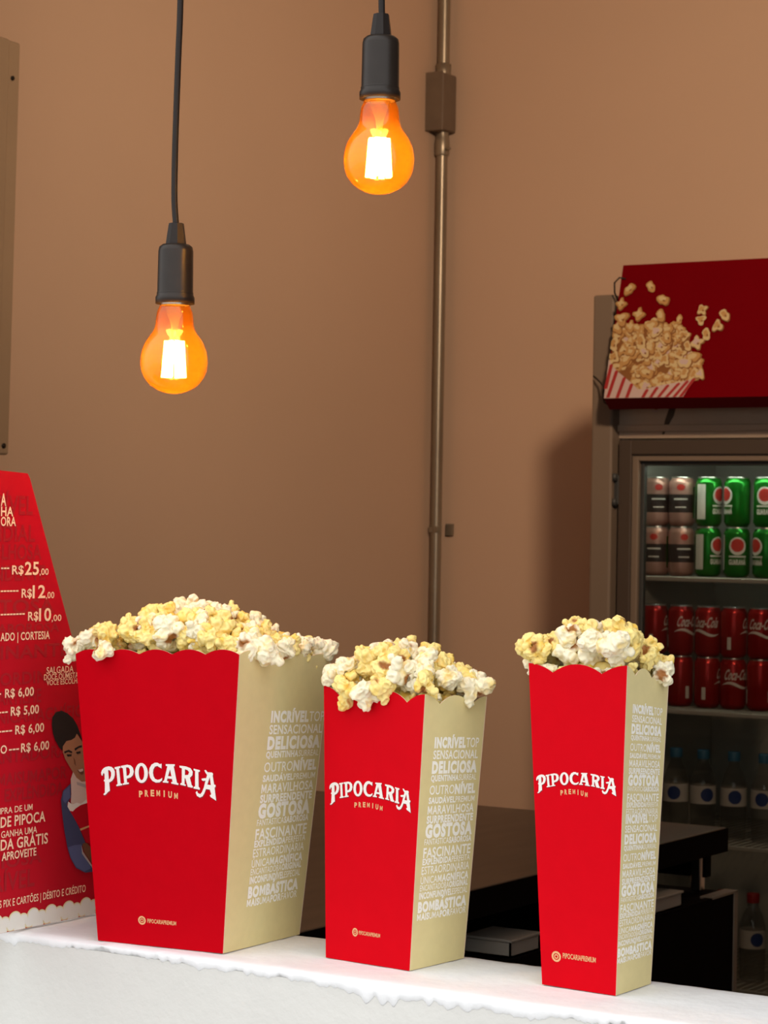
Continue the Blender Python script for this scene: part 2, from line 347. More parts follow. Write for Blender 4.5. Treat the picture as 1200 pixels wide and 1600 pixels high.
class PopBox:
    def __init__(s, label, B, T, scal, depth, red, logo, prem, ig, blk, double=False):
        B = [Vector(b) for b in B]; T = [Vector(t) for t in T]; s.B, s.T = B, T
        base = sum(B, Vector())/4; s.base = base
        root = thing('popcorn_box', base, label, 'popcorn box', 'red and gold scalloped popcorn boxes'); s.root = root
        cen = (sum(B, Vector())+sum(T, Vector()))/8
        def fmap(i, j):
            nrm = (B[j]-B[i]).cross(T[i]-B[i]).normalized()
            if nrm.dot((B[i]+B[j])/2-cen) < 0: nrm = -nrm
            def fn(u_, v_, off=0):
                p = (B[i]*(1-u_)+B[j]*u_)*(1-v_)+(T[i]*(1-u_)+T[j]*u_)*v_
                return p+nrm*off-base
            return fn
        names = [('front_panel', 0, 1, red, scal[0]), ('side_panel', 1, 2, M['gold'], scal[1]), ('back_panel', 2, 3, red, scal[0]), ('side_panel', 3, 0, M['gold'], scal[1])]
        s.panels = []
        for nm, i, j, m, (kind, n) in names:
            fn = fmap(i, j); H = (T[i]-B[i]).length; hf = scallops(kind, n); mb = MB(); N = 96
            w_ = (B[j]-B[i]).length
            e0 = T_/w_*1.02 if 'side' in nm else 0
            amp = depth/H; off0 = 0 if kind == 'valley' else -1
            us = [e0+(1-2*e0)*k/N for k in range(N+1)]
            O, I_ = [], []
            for u_ in us:
                top = 1+amp*(hf(u_)+off0)
                O.append([fn(u_, v_) for v_ in (0, top*.5, top)]); I_.append([fn(u_, v_, -T_) for v_ in (0, top*.5, top)])
            vs = [p for c in O for p in c]+[p for c in I_ for p in c]; q = 3*(N+1)
            mb.add(vs, [(k*3+a, k*3+3+a, k*3+4+a, k*3+1+a) for k in range(N) for a in (0, 1)], m)
            mb.add(vs, [(q+k*3+a, q+k*3+1+a, q+k*3+4+a, q+k*3+3+a) for k in range(N) for a in (0, 1)], M['inner'])
            edge = [(k*3+2, k*3+5, q+k*3+5, q+k*3+2) for k in range(N)]+[(k*3, q+k*3, q+k*3+3, k*3+3) for k in range(N)]
            edge += [(a, a+1, q+a+1, q+a) for a in (0, 1)]+[(N*3+a, q+N*3+a, q+N*3+a+1, N*3+a+1) for a in (0, 1)]
            mb.add(vs, edge, M['cream'])
            s.panels.append((mb.build(nm, root), fn))
        mb = MB(); b4 = [b-base for b in B]; mb.add([b*.985+Vector((0, 0, .0006)) for b in b4]+[b*.985+Vector((0, 0, .0015)) for b in b4], [(3,2,1,0),(4,5,6,7),(0,1,5,4),(1,2,6,5),(2,3,7,6),(3,0,4,7)], M['inner'])
        mb.build('bottom_panel', root)
        for (pan, fn) in (s.panels[0], s.panels[2]):
            f1 = lambda x, y: fn(x, y, .00025)
            f0 = lambda x, y: fn(x, y, .00012)
            uL, vL, uR, vR, k = logo
            def tr(q, dx=0, dy=0):
                X = (q[0]+dx-60)/1072; y = 435-(q[1]+dy-.051*(q[0]-60)); return (uL+(uR-uL)*X, vL+(vR-vL)*X+y*k)
            sh, wh, gd = MB(), MB(), MB()
            for lp in LOGO.values():
                shape(sh, [[tr(p, 5, 9) for p in l_] for l_ in lp], f0, M['ink_shadow'])
                shape(wh, [[tr(p) for p in l_] for l_ in lp], f1, M['ink_white'])
            lg = wh.build('logo_lettering', pan); lg['label'] = 'off-white lettering PIPOCARIA'
            sh.build('logo_shadow', pan)
            x0, x1, y0, cap = prem; n = 7; cw = (x1-x0)/(n+(n-1)*.6)
            for i_, ch in enumerate('PREMIUM'):
                a = x0+i_*cw*1.6; arch = -.006*((i_-3)/3)**2
                wd = cw*.35 if ch == 'I' else cw
                line(gd, [(ch, B_)], a+(cw-wd)/2, a+(cw+wd)/2, y0+arch, cap, f1, M['ink_gold'])
            gd.build('small_lettering', pan)['label'] = 'gold lettering PREMIUM'
            cx, cy, ru, rv, tx0, tx1, ty, tcap = ig
            hd = MB(); shape(hd, [ell(cx, cy, ru, rv), ell(cx, cy, ru*.62, rv*.62)], f1, M['ink_gold'])
            q = .42; shape(hd, [ell(cx, cy, ru*.45, rv*.45, 20), ell(cx, cy, ru*.24, rv*.24, 16)], f1, M['ink_gold'])
            line(hd, [('PIPOCARIAPREMIUM', N_)], tx0, tx1, ty, tcap, f1, M['ink_gold'])
            hd.build('handle_mark', pan)['label'] = 'gold round camera mark with PIPOCARIAPREMIUM'
        for (pan, fn) in (s.panels[1], s.panels[3]):
            f1 = lambda x, y: fn(x, y, .00025)
            (a0, a1), (b0, b1), v1, v0 = blk     # left/right u at the block top, at its bottom, and v of both
            wd = MB()
            seq = [(sg, t, b) for sg, t, b in WORDS]
            if double:
                seq = [(sg, t-115, b-115) for sg, t, b in WORDS[:13]]; o_ = 1190-115-115
                seq += [(sg, t+o_+0, b+o_+0) for sg, t, b in WORDS]; lo, hi = 0, seq[-1][2]
            else: lo, hi = 115, 1545
            for sg, t, b in seq:
                ft = (t-lo)/(hi-lo); fb = (b-lo)/(hi-lo); vb = v1+(v0-v1)*fb; cap = (v1-v0)*(fb-ft)
                x0 = a0+(b0-a0)*fb; x1 = a1+(b1-a1)*fb
                line(wd, sg, x0, x1, vb, cap, f1, M['ink_words'])
            wd.build('word_block_print', pan)['label'] = 'block of pale praise words in capitals'
big = PopBox('widest red and gold popcorn box, at the left beside the menu board',
  [[-1.3797, 1.7037, 1.1], [-1.248, 1.7201, 1.1], [-1.2487, 1.8447, 1.1], [-1.3803, 1.8283, 1.1]],
  [[-1.4005, 1.6892, 1.3661], [-1.2199, 1.6986, 1.373], [-1.2278, 1.8591, 1.3623], [-1.4085, 1.8496, 1.3554]],
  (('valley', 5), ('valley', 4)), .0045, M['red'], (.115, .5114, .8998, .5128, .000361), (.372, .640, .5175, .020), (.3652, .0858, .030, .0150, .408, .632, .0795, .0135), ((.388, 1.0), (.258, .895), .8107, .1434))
med = PopBox('middle red and gold popcorn box, shortest of the three',
  [[-1.1632, 1.761, 1.1], [-1.0693, 1.7526, 1.1], [-1.0617, 1.8345, 1.1], [-1.1557, 1.8429, 1.1]],
  [[-1.1775, 1.772, 1.3441], [-1.0558, 1.7486, 1.3435], [-1.0392, 1.8293, 1.3385], [-1.161, 1.8526, 1.339]],
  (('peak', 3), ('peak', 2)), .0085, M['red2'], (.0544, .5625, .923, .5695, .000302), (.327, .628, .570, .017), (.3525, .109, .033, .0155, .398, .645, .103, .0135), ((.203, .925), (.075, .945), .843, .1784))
tall = PopBox('tall narrow red and gold popcorn box, at the right end of the row',
  [[-.9468, 1.7699, 1.1], [-.8736, 1.7637, 1.1], [-.8726, 1.8293, 1.1], [-.9458, 1.8355, 1.1]],
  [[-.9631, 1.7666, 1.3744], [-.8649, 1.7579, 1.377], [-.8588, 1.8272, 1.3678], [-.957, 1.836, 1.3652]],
  (('peak', 2), ('peak', 2.5)), .0075, M['red2'], (.0336, .5954, .9306, .6042, .000209), (.307, .612, .601, .014), (.21, .0933, .062, .0165, .297, .730, .0915, .0155), ((.167, .875), (.003, .952), .885, .0965), double=True)

# ---------------------------------------------------------------- popcorn flakes
def flake(seed):
    rr = random.Random(seed); bm = bmesh.new()
    n = rr.randint(5, 8)
    lobes = [(Vector((0, 0, 0)), .0056)]
    for i in range(n):
        th = i*2.399+rr.uniform(-.4, .4); zz = 1-2*(i+.5)/n+rr.uniform(-.2, .2); zz = max(-1, min(1, zz)); q = math.sqrt(1-zz*zz)
        dv = Vector((q*math.cos(th), q*math.sin(th), zz*.8)); rad = rr.uniform(.0034, .0056)
        p = dv*rr.uniform(.0044, .0066); lobes.append((p, rad))
        if rr.random() < .5:
            lobes.append((p+dv*rad*.7+Vector((rr.uniform(-1, 1), rr.uniform(-1, 1), rr.uniform(-1, 1)))*.002, rad*rr.uniform(.5, .72)))
    for p, rad in lobes:
        mtx = Matrix.Translation(p) @ Matrix.Rotation(rr.uniform(0, 3), 4, Vector((rr.random(), rr.random(), rr.random()+.01)).normalized()) @ Matrix.Diagonal((1, rr.uniform(.75, 1), rr.uniform(.8, 1.1), 1))
        bmesh.ops.create_icosphere(bm, subdivisions=2, radius=rad, matrix=mtx)
    me = bpy.data.meshes.new('tmp'); bm.to_mesh(me); bm.free()
    o = bpy.data.objects.new('tmp', me); C.objects.link(o)
    md = o.modifiers.new('r', 'REMESH'); md.mode = 'VOXEL'; md.voxel_size = .0005
    ms = o.modifiers.new('s', 'SMOOTH'); ms.factor = .5; ms.iterations = 1
    dg = bpy.context.evaluated_depsgraph_get(); dg.update()
    out = bpy.data.meshes.new_from_object(o.evaluated_get(dg)); out.name = 'popcorn_piece'
    bpy.data.objects.remove(o); bpy.data.meshes.remove(me)
    hd = Vector((rr.uniform(-1, 1), rr.uniform(-1, 1), rr.uniform(-1, 1))).normalized()
    out.update(); at = out.attributes.new('hull', 'FLOAT', 'POINT'); vals = []
    nrm = [v.normal.copy() for v in out.vertices]
    has = rr.random() < .75
    for v, nn in zip(out.vertices, nrm):
        co = v.co.copy(); g = noise.noise(co*420+Vector((seed*3.3, 0, 0)))
        rid = 1-2*abs(noise.noise(co*260+Vector((seed, 9, 2))))
        v.co = co+nn*(g*.0006+noise.noise(co*150+Vector((seed, 5, 0)))*.0013+(rid-.6)*.0014)
        a = co.normalized().dot(hd); depth = .0080-co.length
        h = max(0, min(1, (a-.68)*6))*max(0, min(1, depth*700+.2+noise.noise(co*500)*.5)) if has else 0
        vals.append(h)
    at.data.foreach_set('value', vals)
    out.polygons.foreach_set('use_smooth', [True]*len(out.polygons)); out.update()
    return out
FL = [flake(100+i) for i in range(12)]
for f_ in FL: f_.materials.append(CORN_W)
FLY = []
for f_ in FL:
    g_ = f_.copy(); g_.materials.clear(); g_.materials.append(CORN_Y); FLY.append(g_)
def fill(box, H, spacing, scale, seed, where, shp, extras=(), frac_y=.4):
    rr = random.Random(seed); T = box.T
    def P(s_, t_): return (T[0]*(1-s_)+T[1]*s_)*(1-t_)+(T[3]*(1-s_)+T[2]*s_)*t_
    def hh(s_, t_):
        a = max(0, 1-abs(2*s_-1)**2.4); b = max(0, 1-abs(2*t_-1)**2.4)
        return H*shp(s_)*(a**.75)*(b**.6)
    wS = (T[1]-T[0]).length; wT = (T[3]-T[0]).length
    pts = []
    for layer, dz in ((0, 0), (1, -.013)):
        placed = []
        for k in range(4000):
            s_, t_ = rr.uniform(.02, .98), rr.uniform(.03, .97); p = P(s_, t_); p.z += hh(s_, t_)+dz+rr.uniform(-.002, .003)
            if layer and (s_*wS < .017 or (1-s_)*wS < .017 or t_*wT < .017 or (1-t_)*wT < .017): continue
            if not layer: p.z += max(0, 1-min(s_*wS, (1-s_)*wS, t_*wT, (1-t_)*wT)/.013)*.008
            if all((p-q).length > spacing*(1 if layer == 0 else 1.15) for q in placed): placed.append(p)
        pts += placed
    def put(p, sc_, kind, rot=None, free=False):
        k = rr.randrange(len(FL)); me = (FLY if kind else FL)[k]
        o = link('popcorn_piece', me, None, p); o.scale = (sc_,)*3
        o.rotation_euler = rot or (rr.uniform(0, 6.3), rr.uniform(0, 6.3), rr.uniform(0, 6.3))
        if not free:   # keep the flake inside the card walls
            co = np.array([v.co for v in me.vertices])*sc_ @ np.array(o.rotation_euler.to_matrix()).T
            for _ in range(4):
                for i, j in ((0, 1), (1, 2), (2, 3), (3, 0)):
                    n_ = (box.B[j]-box.B[i]).cross(box.T[i]-box.B[i]).normalized()
                    if n_.dot(box.root.location-box.B[i]) > 0: n_ = -n_
                    wv = co+np.array(o.location); low = wv[wv[:, 2] < min(box.T[i].z, box.T[j].z)-.001]
                    if len(low):
                        pen = ((low-np.array(box.B[i])) @ np.array(n_)).max()+.0014
                        if pen > 0: o.location -= n_*pen
        tag(o, ('yellow buttered popcorn piece heaped ' if kind else 'cream white popcorn piece heaped ')+where, 'popcorn', ('yellow' if kind else 'white')+' popcorn '+where)
        return o
    for p in pts: put(p, scale*rr.uniform(.82, 1.2), rr.random() < frac_y)
    # small pieces tucked in along the inside of the rim
    for a, b, w_ in ((0, 0, wS), (1, 0, wS), (0, 1, wT), (1, 1, wT)):
        n = int(w_/.0165)
        for k in range(n):
            q = (k+.5+rr.uniform(-.2, .2))/n
            ins = .0105/(wT if b == 0 else wS); e_ = ins if a == 0 else 1-ins
            p = P(q, e_) if b == 0 else P(e_, q)
            p.z += -.007+rr.uniform(-.002, .002); put(p, rr.uniform(.95, 1.15), rr.random() < frac_y)
    for (s_, t_, dz, sc_, kind, label) in extras:
        p = P(s_, t_); p.z += dz; o = put(p, sc_*1.3, kind, free=True)
    # the packed popcorn below the top pieces, which nobody could count
    mb = MB(); n = 40; vs = []
    for i in range(n+1):
        for j in range(n+1):
            s_, t_ = .03+.94*i/n, .03+.94*j/n; p = P(s_, t_); z = hh(s_, t_)*.9-.024+noise.noise((p.x*120, p.y*120, seed))*.005
            vs.append((p.x, p.y, p.z+z))
    fs = [(i*(n+1)+j, (i+1)*(n+1)+j, (i+1)*(n+1)+j+1, i*(n+1)+j+1) for i in range(n) for j in range(n)]
    m_ = len(vs); low = [tuple(P(a, b)-Vector((0, 0, .04))) for a, b in ((.05, .05), (.95, .05), (.95, .95), (.05, .95))]
    mb.add(vs, fs, CORN_Y, True)
    rim = [i*(n+1) for i in range(n+1)]+[n*(n+1)+j for j in range(1, n+1)]+[i*(n+1)+n for i in range(n-1, -1, -1)]+[j for j in range(n-1, 0, -1)]
    c = sum((Vector(l_) for l_ in low), Vector())/4
    mb.add(vs+[tuple(c)], [(rim[(k+1) % len(rim)], rim[k], m_) for k in range(len(rim))], CORN_Y)
    o = mb.build('popcorn_heap', None, tuple(box.base), tuple(box.base))
    tag(o, 'packed popcorn under the top pieces '+where, 'popcorn', kind='stuff')
    return len(pts)
n1 = fill(big, .038, .0160, 1.38, 3, 'in the widest box at the left', lambda s_: 1.05-.8*max(0, s_-.62)/.38,
     [(.20, -.03, .004, 1.0, 0, 0), (1.03, .22, .004, 1.15, 0, 0), (-.03, .05, .006, 1.05, 0, 0), (.0, .35, .014, 1, 1, 0), (1.0, .45, .006, 1, 0, 0)], .5)
n2 = fill(med, .034, .0172, 1.5, 5, 'in the shortest box in the middle', lambda s_: 1,
     [(.27, -.06, -.002, 1.15, 1, 0), (.48, -.07, -.004, 1.25, 0, 0), (.62, -.02, .004, 1.2, 1, 0), (1.03, .75, .010, 1.25, 0, 0), (.04, .1, .008, 1.1, 0, 0)], .6)
n3 = fill(tall, .034, .0170, 1.45, 9, 'in the tall box at the right', lambda s_: 1,
     [(-.03, .15, .012, 1.1, 1, 0), (-.05, .3, -.002, 1.0, 0, 0), (1.03, .8, -.002, 1.0, 0, 0)], .55)
print('POPCORN', n1, n2, n3)

# ---------------------------------------------------------------- pendant lamps
def pendant(loc, label, cord):
    """loc = underside centre of the socket rim"""
    t = thing('pendant_lamp', loc, label, 'lamp', 'bare bulb pendant lamps')
    L = Vector(loc)
    mb = MB(); pts = [Vector(p)-L for p in cord]
    # smooth the cord
    sm = []
    for i in range(len(pts)-1):
        p0 = pts[max(i-1, 0)]; p1 = pts[i]; p2 = pts[i+1]; p3 = pts[min(i+2, len(pts)-1)]
        for k in range(8):
            q = k/8; sm.append(.5*((2*p1)+(p2-p0)*q+(2*p0-5*p1+4*p2-p3)*q*q+(3*p1-p0-3*p2+p3)*q**3))
    sm.append(pts[-1])
    mb.tube(sm, .0030, M['black'], 12); mb.build('cord', t)
    mb = MB(); mb.lathe([(.0098, .0555), (.0098, .0575), (.0072, .0765), (.0060, .0768)], M['black'], 8, smooth=False); mb.build('strain_relief', t)
    mb = MB(); mb.lathe([(.0150, .001), (.0185, 0), (.0186, .0062), (.0176, .0078), (.0170, .012), (.0166, .050), (.0158, .0540), (.0130, .0563), (.0095, .0568)], M['socket'], 48)
    mb.lathe([(.0172, .0095), (.0176, .0100), (.0172, .0106)], M['socket'], 48, cap=False)
    mb.build('socket', t)
    mb = MB(); prof = [(.0135, -.0015)]
    for k in range(9): prof.append((.0135+(.0007 if k % 2 else -.0003), -.0005+k*.0028))
    mb.lathe(prof, M['brass'], 32); mb.build('screw_base', t)
    mb = MB()
    key = [(.0142, -.0012), (.0152, -.0040), (.0170, -.0085), (.0178, -.0150), (.0184, -.0210), (.0204, -.0265), (.0247, -.0325), (.0280, -.0380), (.0302, -.0437), (.0318, -.0520), (.0314, -.0600), (.0292, -.0680), (.0240, -.0760), (.0165, -.0815), (.0080, -.0847), (.0002, -.0856)]
    prof = []
    for i in range(len(key)-1):
        p0, p1, p2, p3 = (Vector(key[max(0, min(len(key)-1, i+q))]) for q in (-1, 0, 1, 2))
        for k in range(3):
            q = k/3; v = .5*((2*p1)+(p2-p0)*q+(2*p0-5*p1+4*p2-p3)*q*q+(3*p1-p0-3*p2+p3)*q**3); prof.append((max(v.x, .0002), v.y))
    prof.append(key[-1])
    mb.lathe(prof, M['amber'], 48, cap=False); gl = mb.build('bulb_glass', t); gl['label'] = 'amber glass envelope'
    mb = MB(); mb.lathe([(.0095, -.002), (.0070, -.010), (.0042, -.017), (.0028, -.026), (.0022, -.034)], M['stem'], 20); mb.build('glass_stem', gl)
    mb = MB()
    for k in range(8):
        a = k*math.pi/4+.3; x, y = math.cos(a), math.sin(a)
        mb.tube([(x*.0075, y*.0075, -.0355), (x*.0100, y*.0100, -.0700)], .0027, M['filament'], 8)
    fl = mb.build('filament', gl); fl['label'] = 'glowing yellow filament rods'
    mb = MB()
    for k in range(8):
        a = k*math.pi/4+.3; x, y = math.cos(a), math.sin(a); mb.tube([(0, 0, -.033), (x*.0075, y*.0075, -.0355)], .0004, M['brass'], 6)
    mb.build('support_wire', gl)
    ld = bpy.data.lights.new('bulb_light', 'POINT'); ld.energy = 1.3; ld.color = (1, .52, .18); ld.shadow_soft_size = .012
    lo = bpy.data.objects.new('bulb_light', ld); C.objects.link(lo); lo.parent = t; lo.location = (0, 0, -.053)
    return t
pendant((-1.3532, 1.77, 1.6978), 'lit amber pendant bulb on the left, hanging lower above the widest box',
  [(-1.3515, 1.77, 2.25), (-1.3518, 1.77, 2.12), (-1.3528, 1.77, 1.987), (-1.3541, 1.77, 1.9384), (-1.3553, 1.77, 1.8898), (-1.3562, 1.77, 1.8411), (-1.3560, 1.77, 1.7984), (-1.3536, 1.77, 1.7735)])
pendant((-1.1262, 1.77, 1.8735), 'lit amber pendant bulb on the right, hanging higher near the conduit',
  [(-1.131, 1.77, 2.25), (-1.129, 1.77, 2.12), (-1.1265, 1.77, 1.98), (-1.1256, 1.77, 1.949)])

def added_spot_lamp():
    # spotlight added out of view to warm the walls and cast the fridge shadow
    pos = Vector((-1.0, 2.9, 3.08)); aim = (Vector((-3.05, 6.0, 2.3))-pos).normalized()
    t = thing('added_spotlight', (-1.0, 2.9, 3.3), 'added black ceiling spotlight, out of view, turned to the corner of the brown walls', 'lamp')
    mb = MB(); mb.lathe([(.05, -.001), (.05, -.02)], M['black'], 32); mb.tube([(0, 0, -.02), (0, 0, -.20)], .008, M['black'], 12); mb.build('stem', t)
    mb = MB(); mb.lathe([(.03, -.16), (.055, -.15), (.06, 0), (.15, .10), (.147, .10), (.057, .002), (.01, .0)], M['black'], 40, cap=False)
    h = mb.build('lamp_shade', t, (0, 0, -.22)); h.rotation_mode = 'QUATERNION'; h.rotation_quaternion = aim.to_track_quat('Z', 'Y')
    mb = MB(); mb.lathe([(.056, .004), (.05, .03), (.03, .045), (.001, .05)], emit('added_spot_lens', (1, .62, .34), 8), 32, cap=False); mb.build('lens', h)
    ld = bpy.data.lights.new('added_spot_light', 'SPOT'); ld.energy = 172; ld.color = (1, .72, .49); ld.shadow_soft_size = .12; ld.spot_size = R(104); ld.spot_blend = 1.0
    lo = bpy.data.objects.new('added_spot_light', ld); C.objects.link(lo); lo.parent = t; lo.location = Vector((0, 0, -.22))+aim*.16
    lo.rotation_mode = 'QUATERNION'; lo.rotation_quaternion = aim.to_track_quat('-Z', 'Y')
added_spot_lamp()

# ---------------------------------------------------------------- menu board
XM = -1.472
def menu_board():
    t = thing('menu_board', (XM, 1.70, 1.1), 'red trapezoid price board with cream lettering, left of the widest popcorn box', 'menu board')
    S = (XM, 1.70, 1.1)
    out = [(1.530, 1.1008), (1.8885, 1.1008), (1.7035, 1.530), (1.7000, 1.5345), (1.6610, 1.5363), (1.640, 1.5368)]
    mb = MB(); n = len(out); th = .004
    vs = [(XM, y, z) for y, z in out]+[(XM-th, y, z) for y, z in out]
    mb.add(vs, [tuple(range(n))], M['menu'])
    mb.add(vs, [tuple(reversed(range(n, 2*n)))]+[(i, n+i, n+(i+1) % n, (i+1) % n) for i in range(n)], M['menu_core'])
    bd = mb.build('board', t, None, S)
    mb = MB(); mb.add([(XM-.004, 1.62, 1.40), (XM-.004, 1.70, 1.40), (XM-.11, 1.70, 1.1005), (XM-.11, 1.62, 1.1005), (XM-.007, 1.62, 1.40), (XM-.007, 1.70, 1.40), (XM-.114, 1.70, 1.1005), (XM-.114, 1.62, 1.1005)],
        [(0,1,2,3),(7,6,5,4),(0,4,5,1),(1,5,6,2),(2,6,7,3),(3,7,4,0)], M['menu_core']); mb.build('easel_leg', t, None, S)
    def f(off): return lambda y, z: (XM+off, y, z)
    g = MB()
    for tx, y0, y1, z, cap in [('INCRÍVEL', 1.62, 1.708, 1.4955, .017), ('MUNDIAL', 1.62, 1.712, 1.4700, .015), ('MARAVILHOSA', 1.60, 1.722, 1.4530, .0135), ('SURPREENDENTE', 1.58, 1.728, 1.4290+.004, .0135),
        ('GOSTOSA', 1.60, 1.742, 1.4015, .013), ('FANTÁSTICASABOROSA', 1.54, 1.750, 1.3850-.002, .0085), ('FASCINANTE', 1.60, 1.765, 1.3590, .012), ('EXTRAORDINÁRIA', 1.60, 1.782, 1.3385-.004, .011),
        ('COMPARTILHE', 1.62, 1.725, 1.3160, .0125), ('ÚNICAMAGNÍFICA', 1.65, 1.80, 1.2985, .011), ('ENCANTADORA', 1.62, 1.765, 1.2610, .011), ('MAISUMAPOR', 1.665, 1.765, 1.2400, .011), ('EXPLÊNDIDA', 1.675, 1.76, 1.2245, .0115), ('DELICIOSA', 1.60, 1.73, 1.1660-.004, .012), ('INCRÍVEL', 1.62, 1.72, 1.1475-.007, .016)]:
        g = MB(); line(g, [(tx, N_)], y0, y1, z, cap, f(.0003), M['menu_ghost'])
        g.build('tone_word', bd, None, S)['label'] = 'faint darker red word '+tx
    mk = M['menu_ink']
    rows = [('A', 1.6620, 1.6697, 1.5032, .0112), ('HA', 1.6625, 1.6799, 1.4936, .0085), ('ORA', 1.6625, 1.6838, 1.4844, .0082),
      ('---', 1.6640, 1.6755, 1.4420, .0075), ('R$', 1.6795, 1.6960, 1.4388, .0080), ('25', 1.6978, 1.7181, 1.4382, .0118), (',00', 1.7191, 1.7322, 1.4378, .0060),
      ('------', 1.6640, 1.6891, 1.4205, .0075), ('R$', 1.6937, 1.7085, 1.4165, .0080), ('12', 1.7094, 1.7281, 1.4158, .0118), (',00', 1.7290, 1.7413, 1.4152, .0060),
      ('--------', 1.6645, 1.6988, 1.3985, .0075), ('R$', 1.7035, 1.7184, 1.3945, .0080), ('10', 1.7193, 1.7372, 1.3936, .0118), (',00', 1.7381, 1.7524, 1.3930, .0060),
      ('ADO | CORTESIA', 1.6649, 1.7357, 1.3762, .0072), ('SALGADA', 1.7318, 1.7720, 1.3425, .0062), ('DOCE OU MISTA', 1.7283, 1.7795, 1.3366, .0053), ('VOCÊ ESCOLHE', 1.7321, 1.7815, 1.3312, .0050),
      ('-', 1.6640, 1.6670, 1.3240, .0075), ('R$ 6,00', 1.6726, 1.7138, 1.3226, .0080), ('---', 1.6640, 1.6770, 1.3065, .0075), ('R$ 5,00', 1.6812, 1.7216, 1.3052, .0080), ('----', 1.6640, 1.6835, 1.2885, .0075), ('R$ 6,00', 1.6880, 1.7296, 1.2872, .0080),
      ('O', 1.6677, 1.6767, 1.2702, .0075), ('---', 1.6795, 1.6940, 1.2705, .0075), ('R$ 6,00', 1.6967, 1.7376, 1.2696, .0080),
      ('MPRA DE UM', 1.6640, 1.7148, 1.2132, .0058), ('DE PIPOCA', 1.6695, 1.7338, 1.2006, .0095), ('E GANHA UMA', 1.6640, 1.7219, 1.1907, .0062), ('IDA GRÁTIS', 1.6665, 1.7381, 1.1790, .0098), ('APROVEITE', 1.6721, 1.7215, 1.1692, .0073),
      ('OS PIX E CARTÕES | DÉBITO E CRÉDITO', 1.6640, 1.7964, 1.1250, .0068)]
    for a, b, nm in ((0, 1, 'heading_lettering'), (1, 2, 'heading_lettering'), (2, 3, 'heading_lettering'), (3, 7, 'price_lettering'), (7, 11, 'price_lettering'), (11, 15, 'price_lettering'), (15, 16, 'note_lettering'), (16, 19, 'note_lettering'),
        (19, 21, 'price_lettering'), (21, 23, 'price_lettering'), (23, 25, 'price_lettering'), (25, 28, 'price_lettering'), (28, 33, 'offer_lettering'), (33, 34, 'payment_lettering')):
        k = MB()
        for tx, y0, y1, z, cap in rows[a:b]: line(k, [(tx, .020 if cap > .0068 else .010)], y0, y1, z, cap, f(.0006), mk)
        k.build(nm, bd, None, S)['label'] = 'cream lettering '+' '.join(r_[0] for r_ in rows[a:b])
    # popcorn border along the foot
    c = MB(); e = MB(); rr = random.Random(4)
    def disc(mb, y, z, ra, rb, off, m):
        mb.add([(XM+off, p[0], max(p[1], 1.1012)) for p in ell(y, z, ra, rb, 24)], [tuple(range(24))], m)
    y = 1.535; i = 0
    while y < 1.876:
        for dy, dz, ra in ((0, .0105, .0080), (.0120, .0085, .0064), (.0065, .0010, .0080), (.0205, .0050, .0058)):
            disc(e, y+dy, 1.1015+dz, ra+.0012, ra*.78+.0012, .0005+.00004*(i % 5), M['cloud_edge']); disc(c, y+dy, 1.1015+dz, ra, ra*.78, .0009+.00004*(i % 5), M['cloud']); i += 1
        y += .0262
    bp_ = c.build('popcorn_border', bd, None, S); bp_['label'] = 'white printed popcorn edging'
    e.build('border_outline', bd, None, S)
    for y in [1.54+.0262*q for q in range(13)]:
        pass
